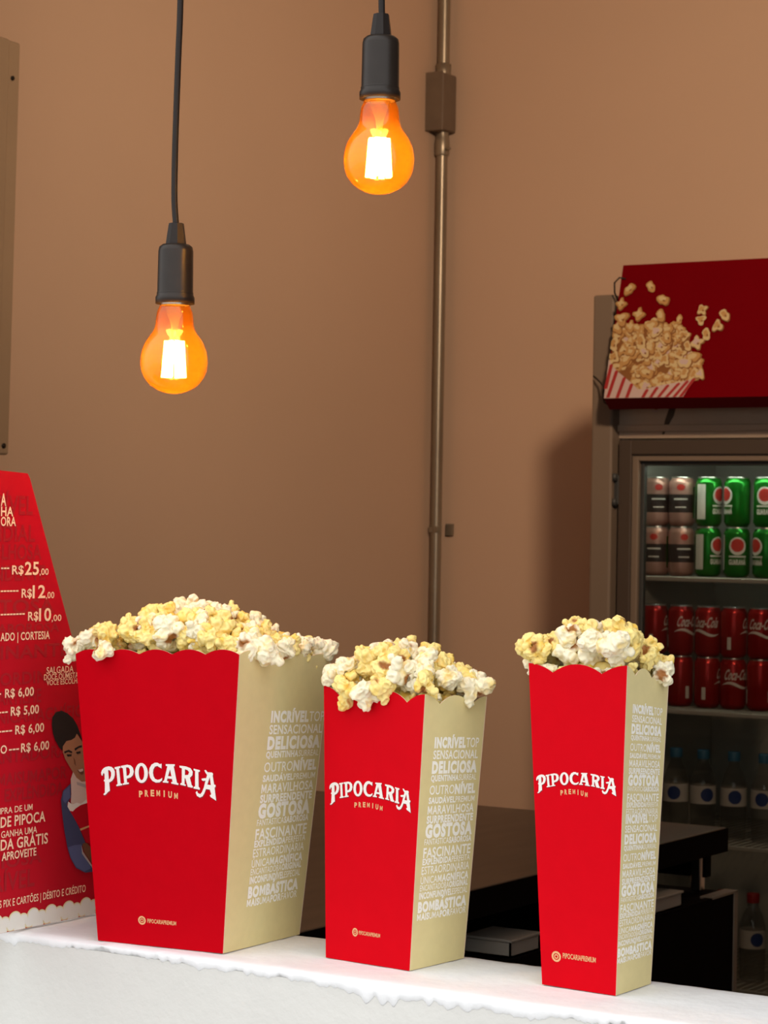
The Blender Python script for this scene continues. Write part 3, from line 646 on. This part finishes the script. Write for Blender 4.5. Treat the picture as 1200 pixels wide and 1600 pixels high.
    PIC = {
'hair': [(1.7407, 1.2933), (1.7414, 1.3), (1.7464, 1.3047), (1.755, 1.3057), (1.7638, 1.3026), (1.7727, 1.297), (1.779, 1.2898), (1.7837, 1.2815), (1.7893, 1.2709), (1.782, 1.2794), (1.7784, 1.2819), (1.7758, 1.2781), (1.7706, 1.2762), (1.7628, 1.2756), (1.7577, 1.2709), (1.7569, 1.2664), (1.7525, 1.2701), (1.7463, 1.2773), (1.7427, 1.2842)] ,
'face': [(1.7577, 1.2709), (1.7628, 1.2756), (1.7706, 1.2762), (1.7758, 1.2781), (1.7784, 1.2819), (1.7893, 1.2709), (1.7931, 1.2615), (1.7961, 1.2476), (1.7956, 1.2339), (1.7867, 1.2341), (1.7786, 1.2387), (1.7732, 1.2449), (1.7678, 1.2509), (1.7615, 1.2582), (1.7578, 1.2652)] ,
'brow': [(1.7595, 1.2657), (1.7665, 1.2669), (1.7718, 1.2648), (1.7715, 1.2631), (1.7657, 1.2649), (1.7605, 1.2637)] ,
'brow2': [(1.7749, 1.2674), (1.7822, 1.2697), (1.7861, 1.27), (1.7862, 1.2679), (1.7814, 1.2675), (1.7762, 1.2652)] ,
'eye': [(1.7631, 1.2626), (1.771, 1.2622), (1.7705, 1.2603), (1.7649, 1.2604)] ,
'eye2': [(1.7774, 1.2638), (1.7841, 1.2642), (1.7842, 1.2622), (1.7789, 1.262)] ,
'nose': [(1.7737, 1.2595), (1.7766, 1.2559), (1.7782, 1.2499), (1.7753, 1.2526)] ,
'mouth': [(1.7793, 1.2461), (1.789, 1.2476), (1.7897, 1.2418), (1.7865, 1.2409), (1.7829, 1.2429)] ,
'teeth': [(1.7807, 1.2463), (1.7885, 1.247), (1.7886, 1.2445), (1.7838, 1.2438)] ,
'shirt': [(1.7732, 1.2449), (1.7786, 1.2387), (1.7867, 1.2341), (1.7956, 1.2339), (1.7979, 1.2155), (1.7838, 1.211), (1.7751, 1.2084), (1.7705, 1.2157), (1.7711, 1.2235), (1.7699, 1.2383)] ,
'collar': [(1.7787, 1.2348), (1.7939, 1.2306), (1.794, 1.2272), (1.7797, 1.2316)] ,
'jacket': [(1.77, 1.2338), (1.7704, 1.2202), (1.7644, 1.214), (1.7734, 1.2029), (1.7844, 1.1882), (1.7937, 1.1736), (1.7867, 1.1698), (1.7923, 1.159), (1.8041, 1.1496), (1.807, 1.1436), (1.7945, 1.1439), (1.7801, 1.1501), (1.7711, 1.1613), (1.7664, 1.172), (1.7616, 1.1883), (1.7577, 1.2056), (1.7556, 1.2193), (1.7588, 1.228)] ,
'sleeve': [(1.7673, 1.1719), (1.7778, 1.173), (1.7875, 1.1726), (1.7886, 1.1651), (1.8033, 1.1474), (1.7927, 1.1452), (1.7801, 1.1512), (1.7719, 1.1612)] ,
'shoulder': [(1.7588, 1.2269), (1.7683, 1.2317), (1.7695, 1.2203), (1.7618, 1.2153), (1.7582, 1.219)] ,
'hand': [(1.7884, 1.1731), (1.7946, 1.1735), (1.8018, 1.1682), (1.8068, 1.1493), (1.7922, 1.1635)] ,
'cuff': [(1.7871, 1.1723), (1.79, 1.1649), (1.8041, 1.1502), (1.8042, 1.1477), (1.7883, 1.1634)] ,
'cup': [(1.7689, 1.2073), (1.7733, 1.2069), (1.7777, 1.2093), (1.7855, 1.212), (1.7962, 1.2133), (1.8008, 1.1877), (1.8026, 1.1715), (1.7946, 1.1735), (1.7844, 1.1894)] ,
'cuppop': [(1.7653, 1.2116), (1.7661, 1.2166), (1.7696, 1.2146), (1.7732, 1.2132), (1.7788, 1.2143), (1.7855, 1.2126), (1.7943, 1.2163), (1.7965, 1.2127), (1.7855, 1.2114), (1.7777, 1.2088), (1.7734, 1.2063), (1.7689, 1.2073)] ,
'cuptext': [(1.7844, 1.1882), (1.7989, 1.1902), (1.7993, 1.1885), (1.7857, 1.1862)] ,
}
    order = [('hair', 'hair'), ('face', 'skin'), ('nose', 'skin2'), ('brow', 'hair'), ('brow2', 'hair'), ('eye', 'hair'), ('eye2', 'hair'), ('mouth', 'skin2'), ('teeth', 'pw'), ('shirt', 'pw'), ('collar', 'pg'), ('jacket', 'jean'), ('shoulder', 'jean2'), ('sleeve', 'jean2'), ('cup', 'menu'), ('cuppop', 'cloud'), ('cuptext', 'ink_gold'), ('hand', 'skin2'), ('cuff', 'pg')]
    p = MB()
    for i, (nm, m) in enumerate(order): shape(p, [PIC[nm]], f(.0008+.00006*i), M[m])
    p.build('printed_person', bd, None, S)['label'] = 'printed photo of a laughing person in a denim jacket holding a red popcorn box'
menu_board()

# ---------------------------------------------------------------- conduit in the corner
def conduit():
    X, Y = -3.5725, 5.965
    t = thing('electrical_conduit', (X, Y, 0), 'grey metal pipe running up the corner of the brown walls', 'conduit')
    def P(mb, nm, par=t): return mb.build(nm, par, None, (X, Y, 0))
    mb = MB(); mb.lathe([(.0165, .3), (.0165, 2.66)], M['galv'], 24, (X, Y, 0)); mb.lathe([(.0175, 2.84), (.0175, 3.3)], M['galv'], 24, (X, Y, 0)); P(mb, 'pipe')
    mb = MB(); mb.lathe([(.0195, 2.595), (.0215, 2.60), (.0215, 2.640), (.0195, 2.645), (.0195, 2.668)], M['galv'], 24, (X, Y, 0)); mb.tube([(X+.018, Y-.01, 2.612), (X+.036, Y-.015, 2.612)], .004, M['galv'], 8); P(mb, 'lower_coupling')
    mb = MB(); mb.lathe([(.0215, 2.832), (.0225, 2.836), (.0225, 2.868), (.019, 2.87)], M['galv'], 24, (X, Y, 0)); P(mb, 'upper_coupling')
    mb = MB(); mb.box((X-.031, Y-.052, 2.665), (X+.031, Y+.028, 2.835), M['box_grey'], .006); b = P(mb, 'junction_box')
    mb = MB(); mb.box((X-.033, Y-.056, 2.663), (X+.033, Y-.050, 2.837), M['box_grey'], .003); P(mb, 'box_cover', b)
    mb = MB()
    for q in (-1, 1): mb.box((X+q*.030-.012, 5.990, 1.465), (X+q*.030+.012, 5.9985, 1.500), M['galv'], .001)
    for k in range(9):
        a = math.pi*k/8; x0, y0 = X+.0185*math.cos(a), Y-.0185*math.sin(a)
        a2 = math.pi*(k+1)/8; x1, y1 = X+.0185*math.cos(a2), Y-.0185*math.sin(a2)
        if k < 8: mb.box((min(x0, x1)-.0006, min(y0, y1)-.0006, 1.474), (max(x0, x1)+.0006, max(y0, y1)+.0006, 1.492), M['galv'])
    P(mb, 'pipe_clamp')
conduit()

# ---------------------------------------------------------------- metal wall panel, upper left
def wall_panel():
    S = (-3.6, 3.8, 1.63)
    t = thing('wall_cabinet', S, 'khaki metal cabinet mounted high on the left wall, cut by the frame', 'cabinet')
    t.rotation_euler.x = R(-1.0)
    mb = MB(); mb.box((-3.598, 3.42, 1.640), (-3.530, 4.012, 2.575), M['panel'], .006)
    b = mb.build('cabinet_body', t, None, S)
    mb = MB(); mb.box((-3.529, 3.42, 1.645), (-3.500, 3.945, 2.568), M['panel'], .008); dd = mb.build('cabinet_door', t, None, S)
    mb = MB(); mb.tube([(-3.530, 3.985, 2.49), (-3.526, 3.985, 2.49)], .005, M['black'], 12); mb.tube([(-3.530, 3.992, 1.66), (-3.527, 3.992, 1.66)], .006, M['black'], 12); mb.build('mounting_screw', b, None, S)
    mb = MB(); mb.box((-3.500, 3.47, 2.08), (-3.488, 3.49, 2.16), M['black'], .003); mb.build('door_latch', dd, None, S)
wall_panel()

# ---------------------------------------------------------------- dark worktop and low cabinet behind the counter
def worktop():
    S = (-2.75, 3.3, 0)
    t = thing('worktop_table', S, 'long dark brown worktop along the left wall behind the counter', 'table')
    mb = MB(); mb.box((-3.58, 2.15, .862), (-1.90, 4.32, .900), M['wood'], .003); mb.build('tabletop', t, None, S)
    mb = MB(); mb.box((-1.925, 2.17, .852), (-1.897, 4.322, .8985), M['dark']); mb.box((-3.56, 4.29, .80), (-1.93, 4.315, .862), M['dark']); mb.build('apron', t, None, S)
    for x, y in ((-1.945, 4.285), (-1.945, 2.25), (-3.5, 4.27), (-3.5, 2.25)):
        mb = MB(); z0 = .772 if x > -2 else 0
        mb.box((x-.011, y-.011, z0+.001), (x+.011, y+.011, .862), M['chrome'], .003); mb.build('leg', t, None, S)
worktop()
def low_cab():
    S = (-2.4, 3.3, 0)
    t = thing('low_cabinet', S, 'black low cabinet standing under the dark worktop', 'cabinet')
    mb = MB(); mb.box((-2.9, 2.2, .08), (-1.885, 4.335, .770), M['dark']); mb.build('body', t, None, S)
    mb = MB(); mb.box((-2.9, 2.2, .03), (-1.92, 4.31, .08), M['dark']); mb.box((-2.9, 2.25, 0), (-2.8, 4.2, .03), M['dark']); mb.box((-2.0, 2.25, 0), (-1.93, 4.2, .03), M['dark']); mb.build('plinth', t, None, S)
    mb = MB(); mb.box((-1.890, 4.325, .08), (-1.882, 4.340, .772), M['darkedge']); mb.box((-1.91, 4.22, .7698), (-1.882, 4.340, .774), M['darkedge']); mb.box((-1.90, 2.2, .7696), (-1.884, 4.3, .7720), M['dark']); mb.build('edge_trim', t, None, S)
low_cab()
for loc, sz, lab in (((-1.935, 4.03, .772), (.045, .125, .030), 'pale plastic tray on the low black cabinet, right of the tall popcorn box'), ((-1.935, 3.47, .772), (.045, .10, .030), 'pale plastic tray seen between the middle and the tall popcorn box')):
    t = thing('plastic_tray', loc, lab, 'tray', 'pale trays on the low cabinet')
    mb = MB(); a, b, h = sz; mb.box((-a, -b/2, 0), (a, b/2, .004), M['tray'])
    for p, q in (((-a, -b/2, 0), (-a+.003, b/2, h)), ((a-.003, -b/2, 0), (a, b/2, h)), ((-a, -b/2, 0), (a, -b/2+.003, h)), ((-a, b/2-.003, 0), (a, b/2, h))): mb.box(p, q, M['tray'])
    mb.build('tray_body', t)
    mb = MB(); mb.box((-a-.003, -b/2-.003, h-.004), (a+.003, b/2+.003, h+.001), M['tray'], .0015); mb.build('lid', t)

# ---------------------------------------------------------------- drinks fridge
FX0, FX1 = -2.680, -2.02
def fridge():
    S = (-2.35, 5.6, 0)
    t = thing('drink_fridge', S, 'upright glass door drinks fridge against the back wall', 'fridge')
    P = lambda mb, nm, par=t: mb.build(nm, par, None, S)
    f = M['fridge']; mb = MB()
    mb.box((FX0, 5.28, .09), (FX0+.045, 5.92, 1.80), f); mb.box((FX1-.045, 5.28, .09), (FX1, 5.92, 1.80), f)
    mb.box((FX0, 5.88, .09), (FX1, 5.93, 1.80), f); mb.box((FX0, 5.28, .09), (FX1, 5.92, .22), f); mb.box((FX0+.045, 5.28, 1.70), (FX1-.045, 5.92, 1.80), f)
    mb.box((FX0, 5.272, .09), (-2.597, 5.290, 1.80), f); mb.box((FX1-.06, 5.272, .09), (FX1, 5.290, 1.80), f)
    P(mb, 'cabinet')
    mb = MB(); L = M['fridge_in']
    mb.box((FX0+.045, 5.868, .22), (FX1-.045, 5.879, 1.70), L); mb.box((FX0+.045, 5.29, .22), (FX0+.052, 5.868, 1.70), L); mb.box((FX1-.052, 5.29, .22), (FX1-.045, 5.868, 1.70), L); mb.box((FX0+.052, 5.29, 1.688), (FX1-.052, 5.868, 1.699), L)
    P(mb, 'liner')
    mb = MB(); mb.box((FX0+.040, 5.255, 1.718), (FX1, 5.282, 1.80), f, .003); mb.box((FX0+.040, 5.246, 1.735), (FX1, 5.256, 1.752), f, .002); hp = P(mb, 'header_strip')
    mb = MB(); shape(mb, [ell(-2.520, 1.795, .013, .012), ell(-2.520, 1.795, .0085, .0075)], lambda x, z: (x, 5.2545, z), M['pr_white']); shape(mb, [ell(-2.517, 1.796, .0075, .0065)], lambda x, z: (x, 5.2546, z), M['corn_c'])
    shape(mb, [[(-2.480, 1.797), (-2.462, 1.80), (-2.468, 1.775), (-2.486, 1.745), (-2.494, 1.728), (-2.500, 1.728), (-2.492, 1.765)]], lambda x, z: (x, 5.2545, z), M['fridge_door']); P(mb, 'printed_mark', hp)
    mb = MB(); mb.box((FX0+.040, 5.23, 1.80), (FX1, 5.90, 2.06), f, .004); P(mb, 'header_box')
    mb = MB(); mb.box((-2.676, 5.215, .0), (-2.618, 5.300, 2.076), M['post'], .006); P(mb, 'front_post')
    # door
    x0, x1, z0, z1 = -2.609, FX1-.002, .16, 1.7135
    g = M['fridge_door']; mb = MB(); fw = .050
    def frame(ax0, ax1, az0, az1, wv, y0, y1, m):
        mb.box((ax0, y0, az0), (ax0+wv, y1, az1), m, .003); mb.box((ax1-wv, y0, az0), (ax1, y1, az1), m, .003)
        mb.box((ax0+wv-.002, y0, az1-wv), (ax1-wv+.002, y1, az1), m, .003); mb.box((ax0+wv-.002, y0, az0), (ax1-wv+.002, y1, az0+wv), m, .003)
    frame(x0, x1, z0, z1, .036, 5.235, 5.270, g); frame(x0+.030, x1-.030, z0+.030, z1-.030, .022, 5.243, 5.272, M['post'])
    dr = P(mb, 'door'); dr['label'] = 'dark grey framed glass door'
    mb = MB(); frame(x0+.050, x1-.050, z0+.050, z1-.050, .012, 5.256, 5.2745, M['gasket']); P(mb, 'gasket', dr)
    mb = MB(); mb.box((x0+.051, 5.2595, z0+.051), (x1-.051, 5.2625, z1-.051), M['glass']); P(mb, 'glass_pane', dr)
    mb = MB(); mb.box((-2.628, 5.232, 1.552), (-2.606, 5.262, 1.628), M['gasket'], .004)
    mb.tube([(-2.616, 5.228, 1.550), (-2.616, 5.228, 1.568)], .008, M['gasket'], 12); mb.tube([(-2.616, 5.228, 1.612), (-2.616, 5.228, 1.630)], .008, M['gasket'], 12); P(mb, 'hinge', dr)
    for z in (1.3765, 1.0475, .7225, .375):
        mb = MB(); mb.box((FX0+.056, 5.300, z-.012), (FX1-.056, 5.306, z-.001), M['shelf'], .002)
        for k in range(26):
            x = FX0+.062+k*(FX1-FX0-.124)/25; mb.tube([(x, 5.303, z-.003), (x, 5.860, z-.003)], .0017, M['shelf'], 6)
        for y in (5.45, 5.65, 5.855): mb.tube([(FX0+.056, y, z-.006), (FX1-.056, y, z-.006)], .002, M['shelf'], 6)
        P(mb, 'shelf')
    mb = MB(); mb.lathe([(.009, -.22), (.009, .22)], emit('fridge_tube', (.85, 1, .86), 16), 16); lt = mb.build('lamp_tube', t, (-2.34-S[0], 5.335-S[1], 1.677)); lt.rotation_euler.y = R(90)
    for x in (FX0+.04, FX1-.04):
        for y in (5.33, 5.86):
            mb = MB(); mb.lathe([(.018, 0), (.018, .09)], M['black'], 16, (x, y, 0)); P(mb, 'foot')
fridge()
# sign tied in front of the fridge header
def sign():
    A = Vector((-2.590, 5.12, 1.8135)); up = Vector((0, .0805, .3315)).normalized(); nb = Vector((0, -up.z, up.y))
    S = tuple(A)
    t = thing('popcorn_sign', S, 'leaning red sign with a printed popcorn bucket on top of the fridge', 'sign')
    def at(x, z, off=0):
        v = (z-1.8135)/up.z; return Vector((x, 5.12, 1.8135))+up*v+nb*off
    mb = MB(); x0, x1, zt = -2.593, -2.03, 2.1452
    q = [at(x0, 1.8095, 0), at(x1, 1.8095), at(x1, zt), at(x0+.006, zt), at(x0, 1.8095, -.033)-Vector((0, 0, .016)), at(x1, 1.8095, -.033)-Vector((0, 0, .016)), at(x1, zt, -.022), at(x0+.006, zt, -.022)]
    mb.add(q, [(0,1,2,3)], M['signred']); mb.add(q, [(7,6,5,4),(0,4,5,1),(1,5,6,2),(2,6,7,3),(3,7,4,0)], M['signunder']); pn = mb.build('panel', t, None, S)
    pile = [(-2.588,1.9884),(-2.5785,1.9935),(-2.546,1.9895),(-2.5212,1.9946),(-2.4833,1.9948),(-2.4448,1.9892),(-2.4131,1.9852),(-2.3984,1.9674),(-2.3817,1.9582),(-2.3842,1.9295),(-2.36,1.9087),(-2.344,1.8797),(-2.3353,1.8595),(-2.3561,1.8542),(-2.4009,1.8437),(-2.4621,1.8362),(-2.4987,1.8282),(-2.5264,1.846),(-2.5619,1.8729),(-2.588,1.8969)]
    def inside(x, z):
        c = False
        for i in range(len(pile)):
            (xa, za), (xb, zb) = pile[i], pile[i-1]
            if (za > z) != (zb > z) and x < (xb-xa)*(z-za)/(zb-za)+xa: c = not c
        return c
    rr = random.Random(12); k = MB(); cnt = 0
    shape(k, [pile], lambda x, z: at(x, z, .0004), M['corn_c'])
    def blob(x, z, s_, ms, off):
        n = 18; ph = rr.uniform(0, 6); lb = rr.choice((2, 3, 4))
        lp = [(max(-2.5925, x+s_*math.cos(a)*(1+.28*math.sin(lb*a+ph)+.1*math.sin(5*a))), z+s_*math.sin(a)*(1+.28*math.sin(lb*a+ph)+.1*math.sin(5*a))) for a in [2*math.pi*i/n for i in range(n)]]
        if rr.random() < .75: shape(k, [[(max(-2.5925, x+s_*.12+(p[0]-x)*1.13), z-s_*.12+(p[1]-z)*1.13) for p in lp]], lambda a, b: at(a, b, off-.00002), M['corn_c'])
        shape(k, [lp], lambda a, b: at(a, b, off), ms)
        l2 = [(max(-2.5925, x-s_*.12+(p[0]-x)*.62), z+s_*.18+(p[1]-z)*.55) for p in lp]
        shape(k, [l2], lambda a, b: at(a, b, off+.00003), M['corn_a'] if ms is not M['corn_a'] else M['corn_b'] if rr.random() < .6 else M['pr_white'])
        if rr.random() < .5: shape(k, [[(max(-2.5925, x+s_*.25+(p[0]-x)*.24), z-s_*.2+(p[1]-z)*.2) for p in lp]], lambda a, b: at(a, b, off+.00005), M['corn_c'])
    while cnt < 150:
        x, z = rr.uniform(-2.59, -2.33), rr.uniform(1.825, 1.998)
        if inside(x, z):
            light = (x+2.6)/.27
            blob(x, z, rr.uniform(.0095, .016), M['corn_a'] if rr.random() < .25+.5*light else M['corn_b'], .0005+cnt*.000012); cnt += 1
    for x, z, s_ in [(-2.5603,2.0829,50),(-2.5025,2.0865,48),(-2.4657,2.0527,52),(-2.578,2.0462,48),(-2.526,2.0182,52),(-2.571,2.0089,62),(-2.4668,2.0132,50),(-2.3577,2.0239,45),(-2.3575,1.9985,45),(-2.2976,2.0088,48),(-2.3126,1.9826,48),(-2.3392,1.9627,48),(-2.3613,1.9432,55),(-2.4152,2.0013,38),(-2.3849,1.9353,40),(-2.3437,1.8654,44)]:
        blob(x, z, s_*.00026, M['corn_b'] if x < -2.4 else M['corn_a'], .003)
    k.build('printed_popcorn', pn, None, S)['label'] = 'printed heap of golden popcorn with flying pieces'
    b = MB()
    top = [(-2.592,1.9089),(-2.5803,1.8908),(-2.5623,1.8758),(-2.5411,1.8608),(-2.52,1.8459),(-2.5023,1.8311),(-2.4743,1.8335),(-2.45,1.8388),(-2.4195,1.844),(-2.3891,1.8477),(-2.3711,1.8517),(-2.3534,1.857)]
    shape(b, [[(-2.592, 1.8105)]+top+[(-2.3808, 1.8105)]], lambda x, z: at(x, z, .0032), M['pr_white'])
    for (xt, zt_), (xb, zb) in [((-2.583,1.893),(-2.5905,1.834)), ((-2.5665,1.877),(-2.5815,1.812)), ((-2.543,1.860),(-2.556,1.811)), ((-2.521,1.844),(-2.530,1.811)), ((-2.478,1.829),(-2.487,1.811)), ((-2.452,1.834),(-2.466,1.811)), ((-2.424,1.839),(-2.445,1.811)), ((-2.396,1.843),(-2.424,1.811)), ((-2.374,1.848),(-2.404,1.811)), ((-2.357,1.854),(-2.387,1.811))]:
        h = .0047; shape(b, [[(xb-h, zb), (xb+h, zb), (xt+h, zt_), (xt, zt_+.003), (xt-h, zt_)]], lambda x, z: at(x, z, .0035), M['pr_red'])
    b.build('printed_bucket', pn, None, S)['label'] = 'red and white striped bucket print'
    c = MB(); p0 = at(-2.575, 2.110, .001)
    c.tube([p0, at(-2.590, 2.112, .006), at(-2.603, 2.100, .004), at(-2.6065, 2.08, -.01), at(-2.6035, 2.065, -.03), at(-2.598, 2.055, -.05)], .0022, M['black'], 8); c.build('cable_tie', t, None, S)
    c = MB(); c.tube([(-2.664, 5.20, 1.872), (-2.640, 5.19, 1.856), (-2.618, 5.165, 1.842), (-2.607, 5.14, 1.822), (-2.598, 5.13, 1.802), (-2.590, 5.15, 1.794), (-2.588, 5.20, 1.80)], .0022, M['black'], 8); c.build('cable_tie', t, None, S)
sign()

# ---------------------------------------------------------------- cans and bottles on the shelves
def can_shell(root, body_m, hgt=.124, band=None):
    mb = MB(); r0 = .0330
    prof = [(.024, 0), (.0265, .001), (.0315, .008), (r0, .012)]
    top = [(r0, hgt-.016), (.0318, hgt-.012), (.0272, hgt-.004)]
    if band:
        mb.lathe(prof+[(r0, band[0])], body_m, 36, cap=False); mb.lathe([(r0, band[0]), (r0, band[1])], M['can_black'], 36, cap=False); mb.lathe([(r0, band[1])]+top, body_m, 36, cap=False)
    else: mb.lathe(prof+top, body_m, 36, cap=False)
    mb.build('body', root)
    mb = MB(); mb.lathe([(.0272, hgt-.004), (.0276, hgt-.001), (.0268, hgt), (.0255, hgt-.003), (.001, hgt-.003)], M['alu'], 36, cap=False); mb.lathe([(.001, .004), (.022, .003), (.024, 0)], M['alu'], 36, cap=False); mb.build('lid', root)
def onc(a0, off=.0004):
    """wrap (arc length, height) about the can, centred on bearing a0"""
    return lambda s_, z: ((.0330+off)*math.cos(a0+s_/.033), (.0330+off)*math.sin(a0+s_/.033), z)
FACE = math.atan2(-5.4, 2.42)
def dense(lp, n=6): return [(a[0]+(b[0]-a[0])*k/n, a[1]+(b[1]-a[1])*k/n) for a, b in zip(lp, lp[1:]+lp[:1]) for k in range(n)]
def strip(mb, s0, s1, z0, z1, fn, m, n=10):
    vs = [fn(s0+(s1-s0)*i/n, z) for i in range(n+1) for z in (z0, z1)]; mb.add(vs, [(2*i, 2*i+2, 2*i+3, 2*i+1) for i in range(n)], m, True)
def disc3(mb, s_, z, a, b, fn, m):
    n = 28; rings = [fn(s_, z)]; fs = []
    for q in (.33, .66, 1):
        rings += [fn(s_+a*q*math.cos(2*math.pi*i/n), z+b*q*math.sin(2*math.pi*i/n)) for i in range(n)]
    fs += [(0, 1+i, 1+(i+1) % n) for i in range(n)]
    for k in (0, 1): fs += [(1+k*n+i, 1+(k+1)*n+i, 1+(k+1)*n+(i+1) % n, 1+k*n+(i+1) % n) for i in range(n)]
    mb.add(rings, fs, m, True)
def red_can(loc, rot, label, group):
    t = thing('soda_can', loc, label, 'can', group, rot); can_shell(t, M['can_red'])
    mb = MB(); vs, fs = layout([('Coca-Cola', N_)], -.034, .034, .072, .024)
    fn = onc(FACE); mb.add([fn(a+(b-.072)*.3, b) for a, b in vs], fs, M['lab_white'], True)
    n = 24
    vs = []
    for i in range(n+1):
        s_ = -.04+.08*i/n; z = .058+.006*math.sin(i/n*6.0); h = .0035*math.sin(math.pi*i/n)+.0004; vs += [fn(s_, z-h), fn(s_, z+h)]
    mb.add(vs, [(2*i, 2*i+2, 2*i+3, 2*i+1) for i in range(n)], M['lab_white'], True)
    strip(mb, .062, .076, .016, .050, fn, M['lab_white'], 4); strip(mb, -.072, -.062, .02, .05, fn, M['lab_white'], 4)
    mb.build('printed_mark', t)['label'] = 'white script and wave'
    return t
def green_can(loc, rot, label, group):
    t = thing('soda_can', loc, label, 'can', group, rot); can_shell(t, M['can_green'], .125)
    mb = MB(); fn = onc(FACE); f2 = onc(FACE, .0007)
    disc3(mb, 0, .078, .0215, .0225, fn, M['lab_white']); disc3(mb, 0, .080, .0165, .0165, f2, M['lab_red'])
    strip(mb, -.022, .022, .050, .054, fn, M['lab_white'])
    vs, fs = layout([('GUARANÁ', B_)], -.022, .022, .032, .012); mb.add([fn(*v) for v in vs], fs, M['lab_white'], True)
    strip(mb, -.066, -.040, .018, .106, fn, M['lab_white'], 6)
    mb.build('printed_mark', t)['label'] = 'white badge with a red disc'
    return t
def dark_can(loc, rot, label, group):
    t = thing('soda_can', loc, label, 'can', group, rot); can_shell(t, M['can_pink'], .125, (.034, .080))
    mb = MB(); fn = onc(FACE); strip(mb, -.018, .018, .066, .070, fn, M['lab_white']); strip(mb, -.014, .014, .046, .049, fn, M['lab_white']); disc3(mb, 0, .098, .010, .008, fn, M['lab_red']); strip(mb, .036, .046, .02, .10, fn, M['can_green'], 4)
    mb.build('printed_mark', t)
    return t
YC = 5.42
H_ = .126
gx = [-2.4459, -2.3676, -2.2893]; pos = ['first green can from the left', 'second green can from the left', 'third green can from the left']
grot = [[R(55), R(-62), R(-10)], [R(48), R(2), R(-55)]]
g0 = None
for row, zz in ((0, 1.3765), (1, 1.3765+H_)):
    for i, x in enumerate(gx):
        lab = 'green soda can, %s in the %s row of green cans' % (['first from the left', 'second from the left', 'third from the left'][i], ['lower', 'upper'][row])
        if g0 is None: o = g0 = green_can((x, YC, zz), 0, lab, 'green soda cans on the top fridge shelf')
        else: o = copy_tree(g0)
        o.location = (x, YC, zz); o['label'] = lab; o.rotation_euler.z = grot[1-row][i]
g0 = None
for row, zz in ((0, 1.3765), (1, 1.3765+H_)):
    for i, x in enumerate((-2.589, -2.520)):
        lab = 'rosy silver soda can with a black band, %s in the %s row' % (['by the fridge side', 'beside the green cans'][i], ['lower', 'upper'][row])
        if g0 is None: o = g0 = dark_can((x, YC, zz), 0, lab, 'black banded cans on the top fridge shelf')
        else: o = copy_tree(g0)
        o.location = (x, YC, zz); o['label'] = lab; o.rotation_euler.z = R((-12, 14, 8, -5)[row*2+i])
g0 = None; rx = [-2.590, -2.517, -2.4423, -2.3720, -2.3000]
rrot = [[R(80), R(150), R(100), R(15), R(160)], [R(100), R(38), R(-18), R(95), R(0)]]
for row, zz in ((0, 1.0475), (1, 1.0475+.128)):
    for i, x in enumerate(rx):
        lab = 'red soda can, %s in the %s row of red cans' % (['first from the left', 'second from the left', 'third from the left', 'fourth from the left', 'fifth from the left'][i], ['lower', 'upper'][row])
        if g0 is None: o = g0 = red_can((x, YC, zz), 0, lab, 'red soda cans on the second fridge shelf')
        else: o = copy_tree(g0)
        o.location = (x, YC, zz); o['label'] = lab; o.rotation_euler.z = rrot[row][i]; o.scale.z = 1.028
def bottle(capm):
    t = thing('water_bottle', (0, 0, 0), '', 'bottle', '')
    mb = MB(); mb.lathe([(.026, 0), (.031, .004), (.0325, .02), (.031, .03), (.0325, .04), (.0325, .125), (.031, .14), (.024, .165), (.0145, .185), (.0135, .20)], M['bottle'], 32, cap=False); mb.build('body', t)
    mb = MB(); mb.lathe([(.0155, .196), (.0158, .216), (.0145, .219), (.001, .2195)], capm, 24, cap=False); mb.build('cap', t)
    mb = MB(); mb.lathe([(.0329, .085), (.0329, .130)], M['lab_pale'], 36, cap=False); lb = mb.build('paper_label', t)
    mb = MB(); disc3(mb, 0, .108, .017, .017, onc(FACE, .0004), M['lab_blue']); mb.build('label_emblem', lb)['label'] = 'blue round emblem'
    return t
ordn = ['first', 'second', 'third', 'fourth', 'fifth']
for z, capm, xs, sh, cp in ((.7225, M['cap_blue'], (-2.593, -2.520, -2.445, -2.362, -2.280), 'third fridge shelf', 'blue'), (.375, M['cap_red'], (-2.46, -2.385, -2.305, -2.225), 'lowest fridge shelf', 'red')):
    b0 = None
    for i, x in enumerate(xs):
        o = b0 = bottle(capm) if b0 is None else b0
        if i: o = copy_tree(b0)
        o.location = (x, YC-.01, z); o.rotation_euler.z = R((0, -8, 20, 6, -12)[i])
        o['label'] = 'clear water bottle with %s cap, %s from the left on the %s' % (cp, ordn[i], sh); o['group'] = 'water bottles on the '+sh
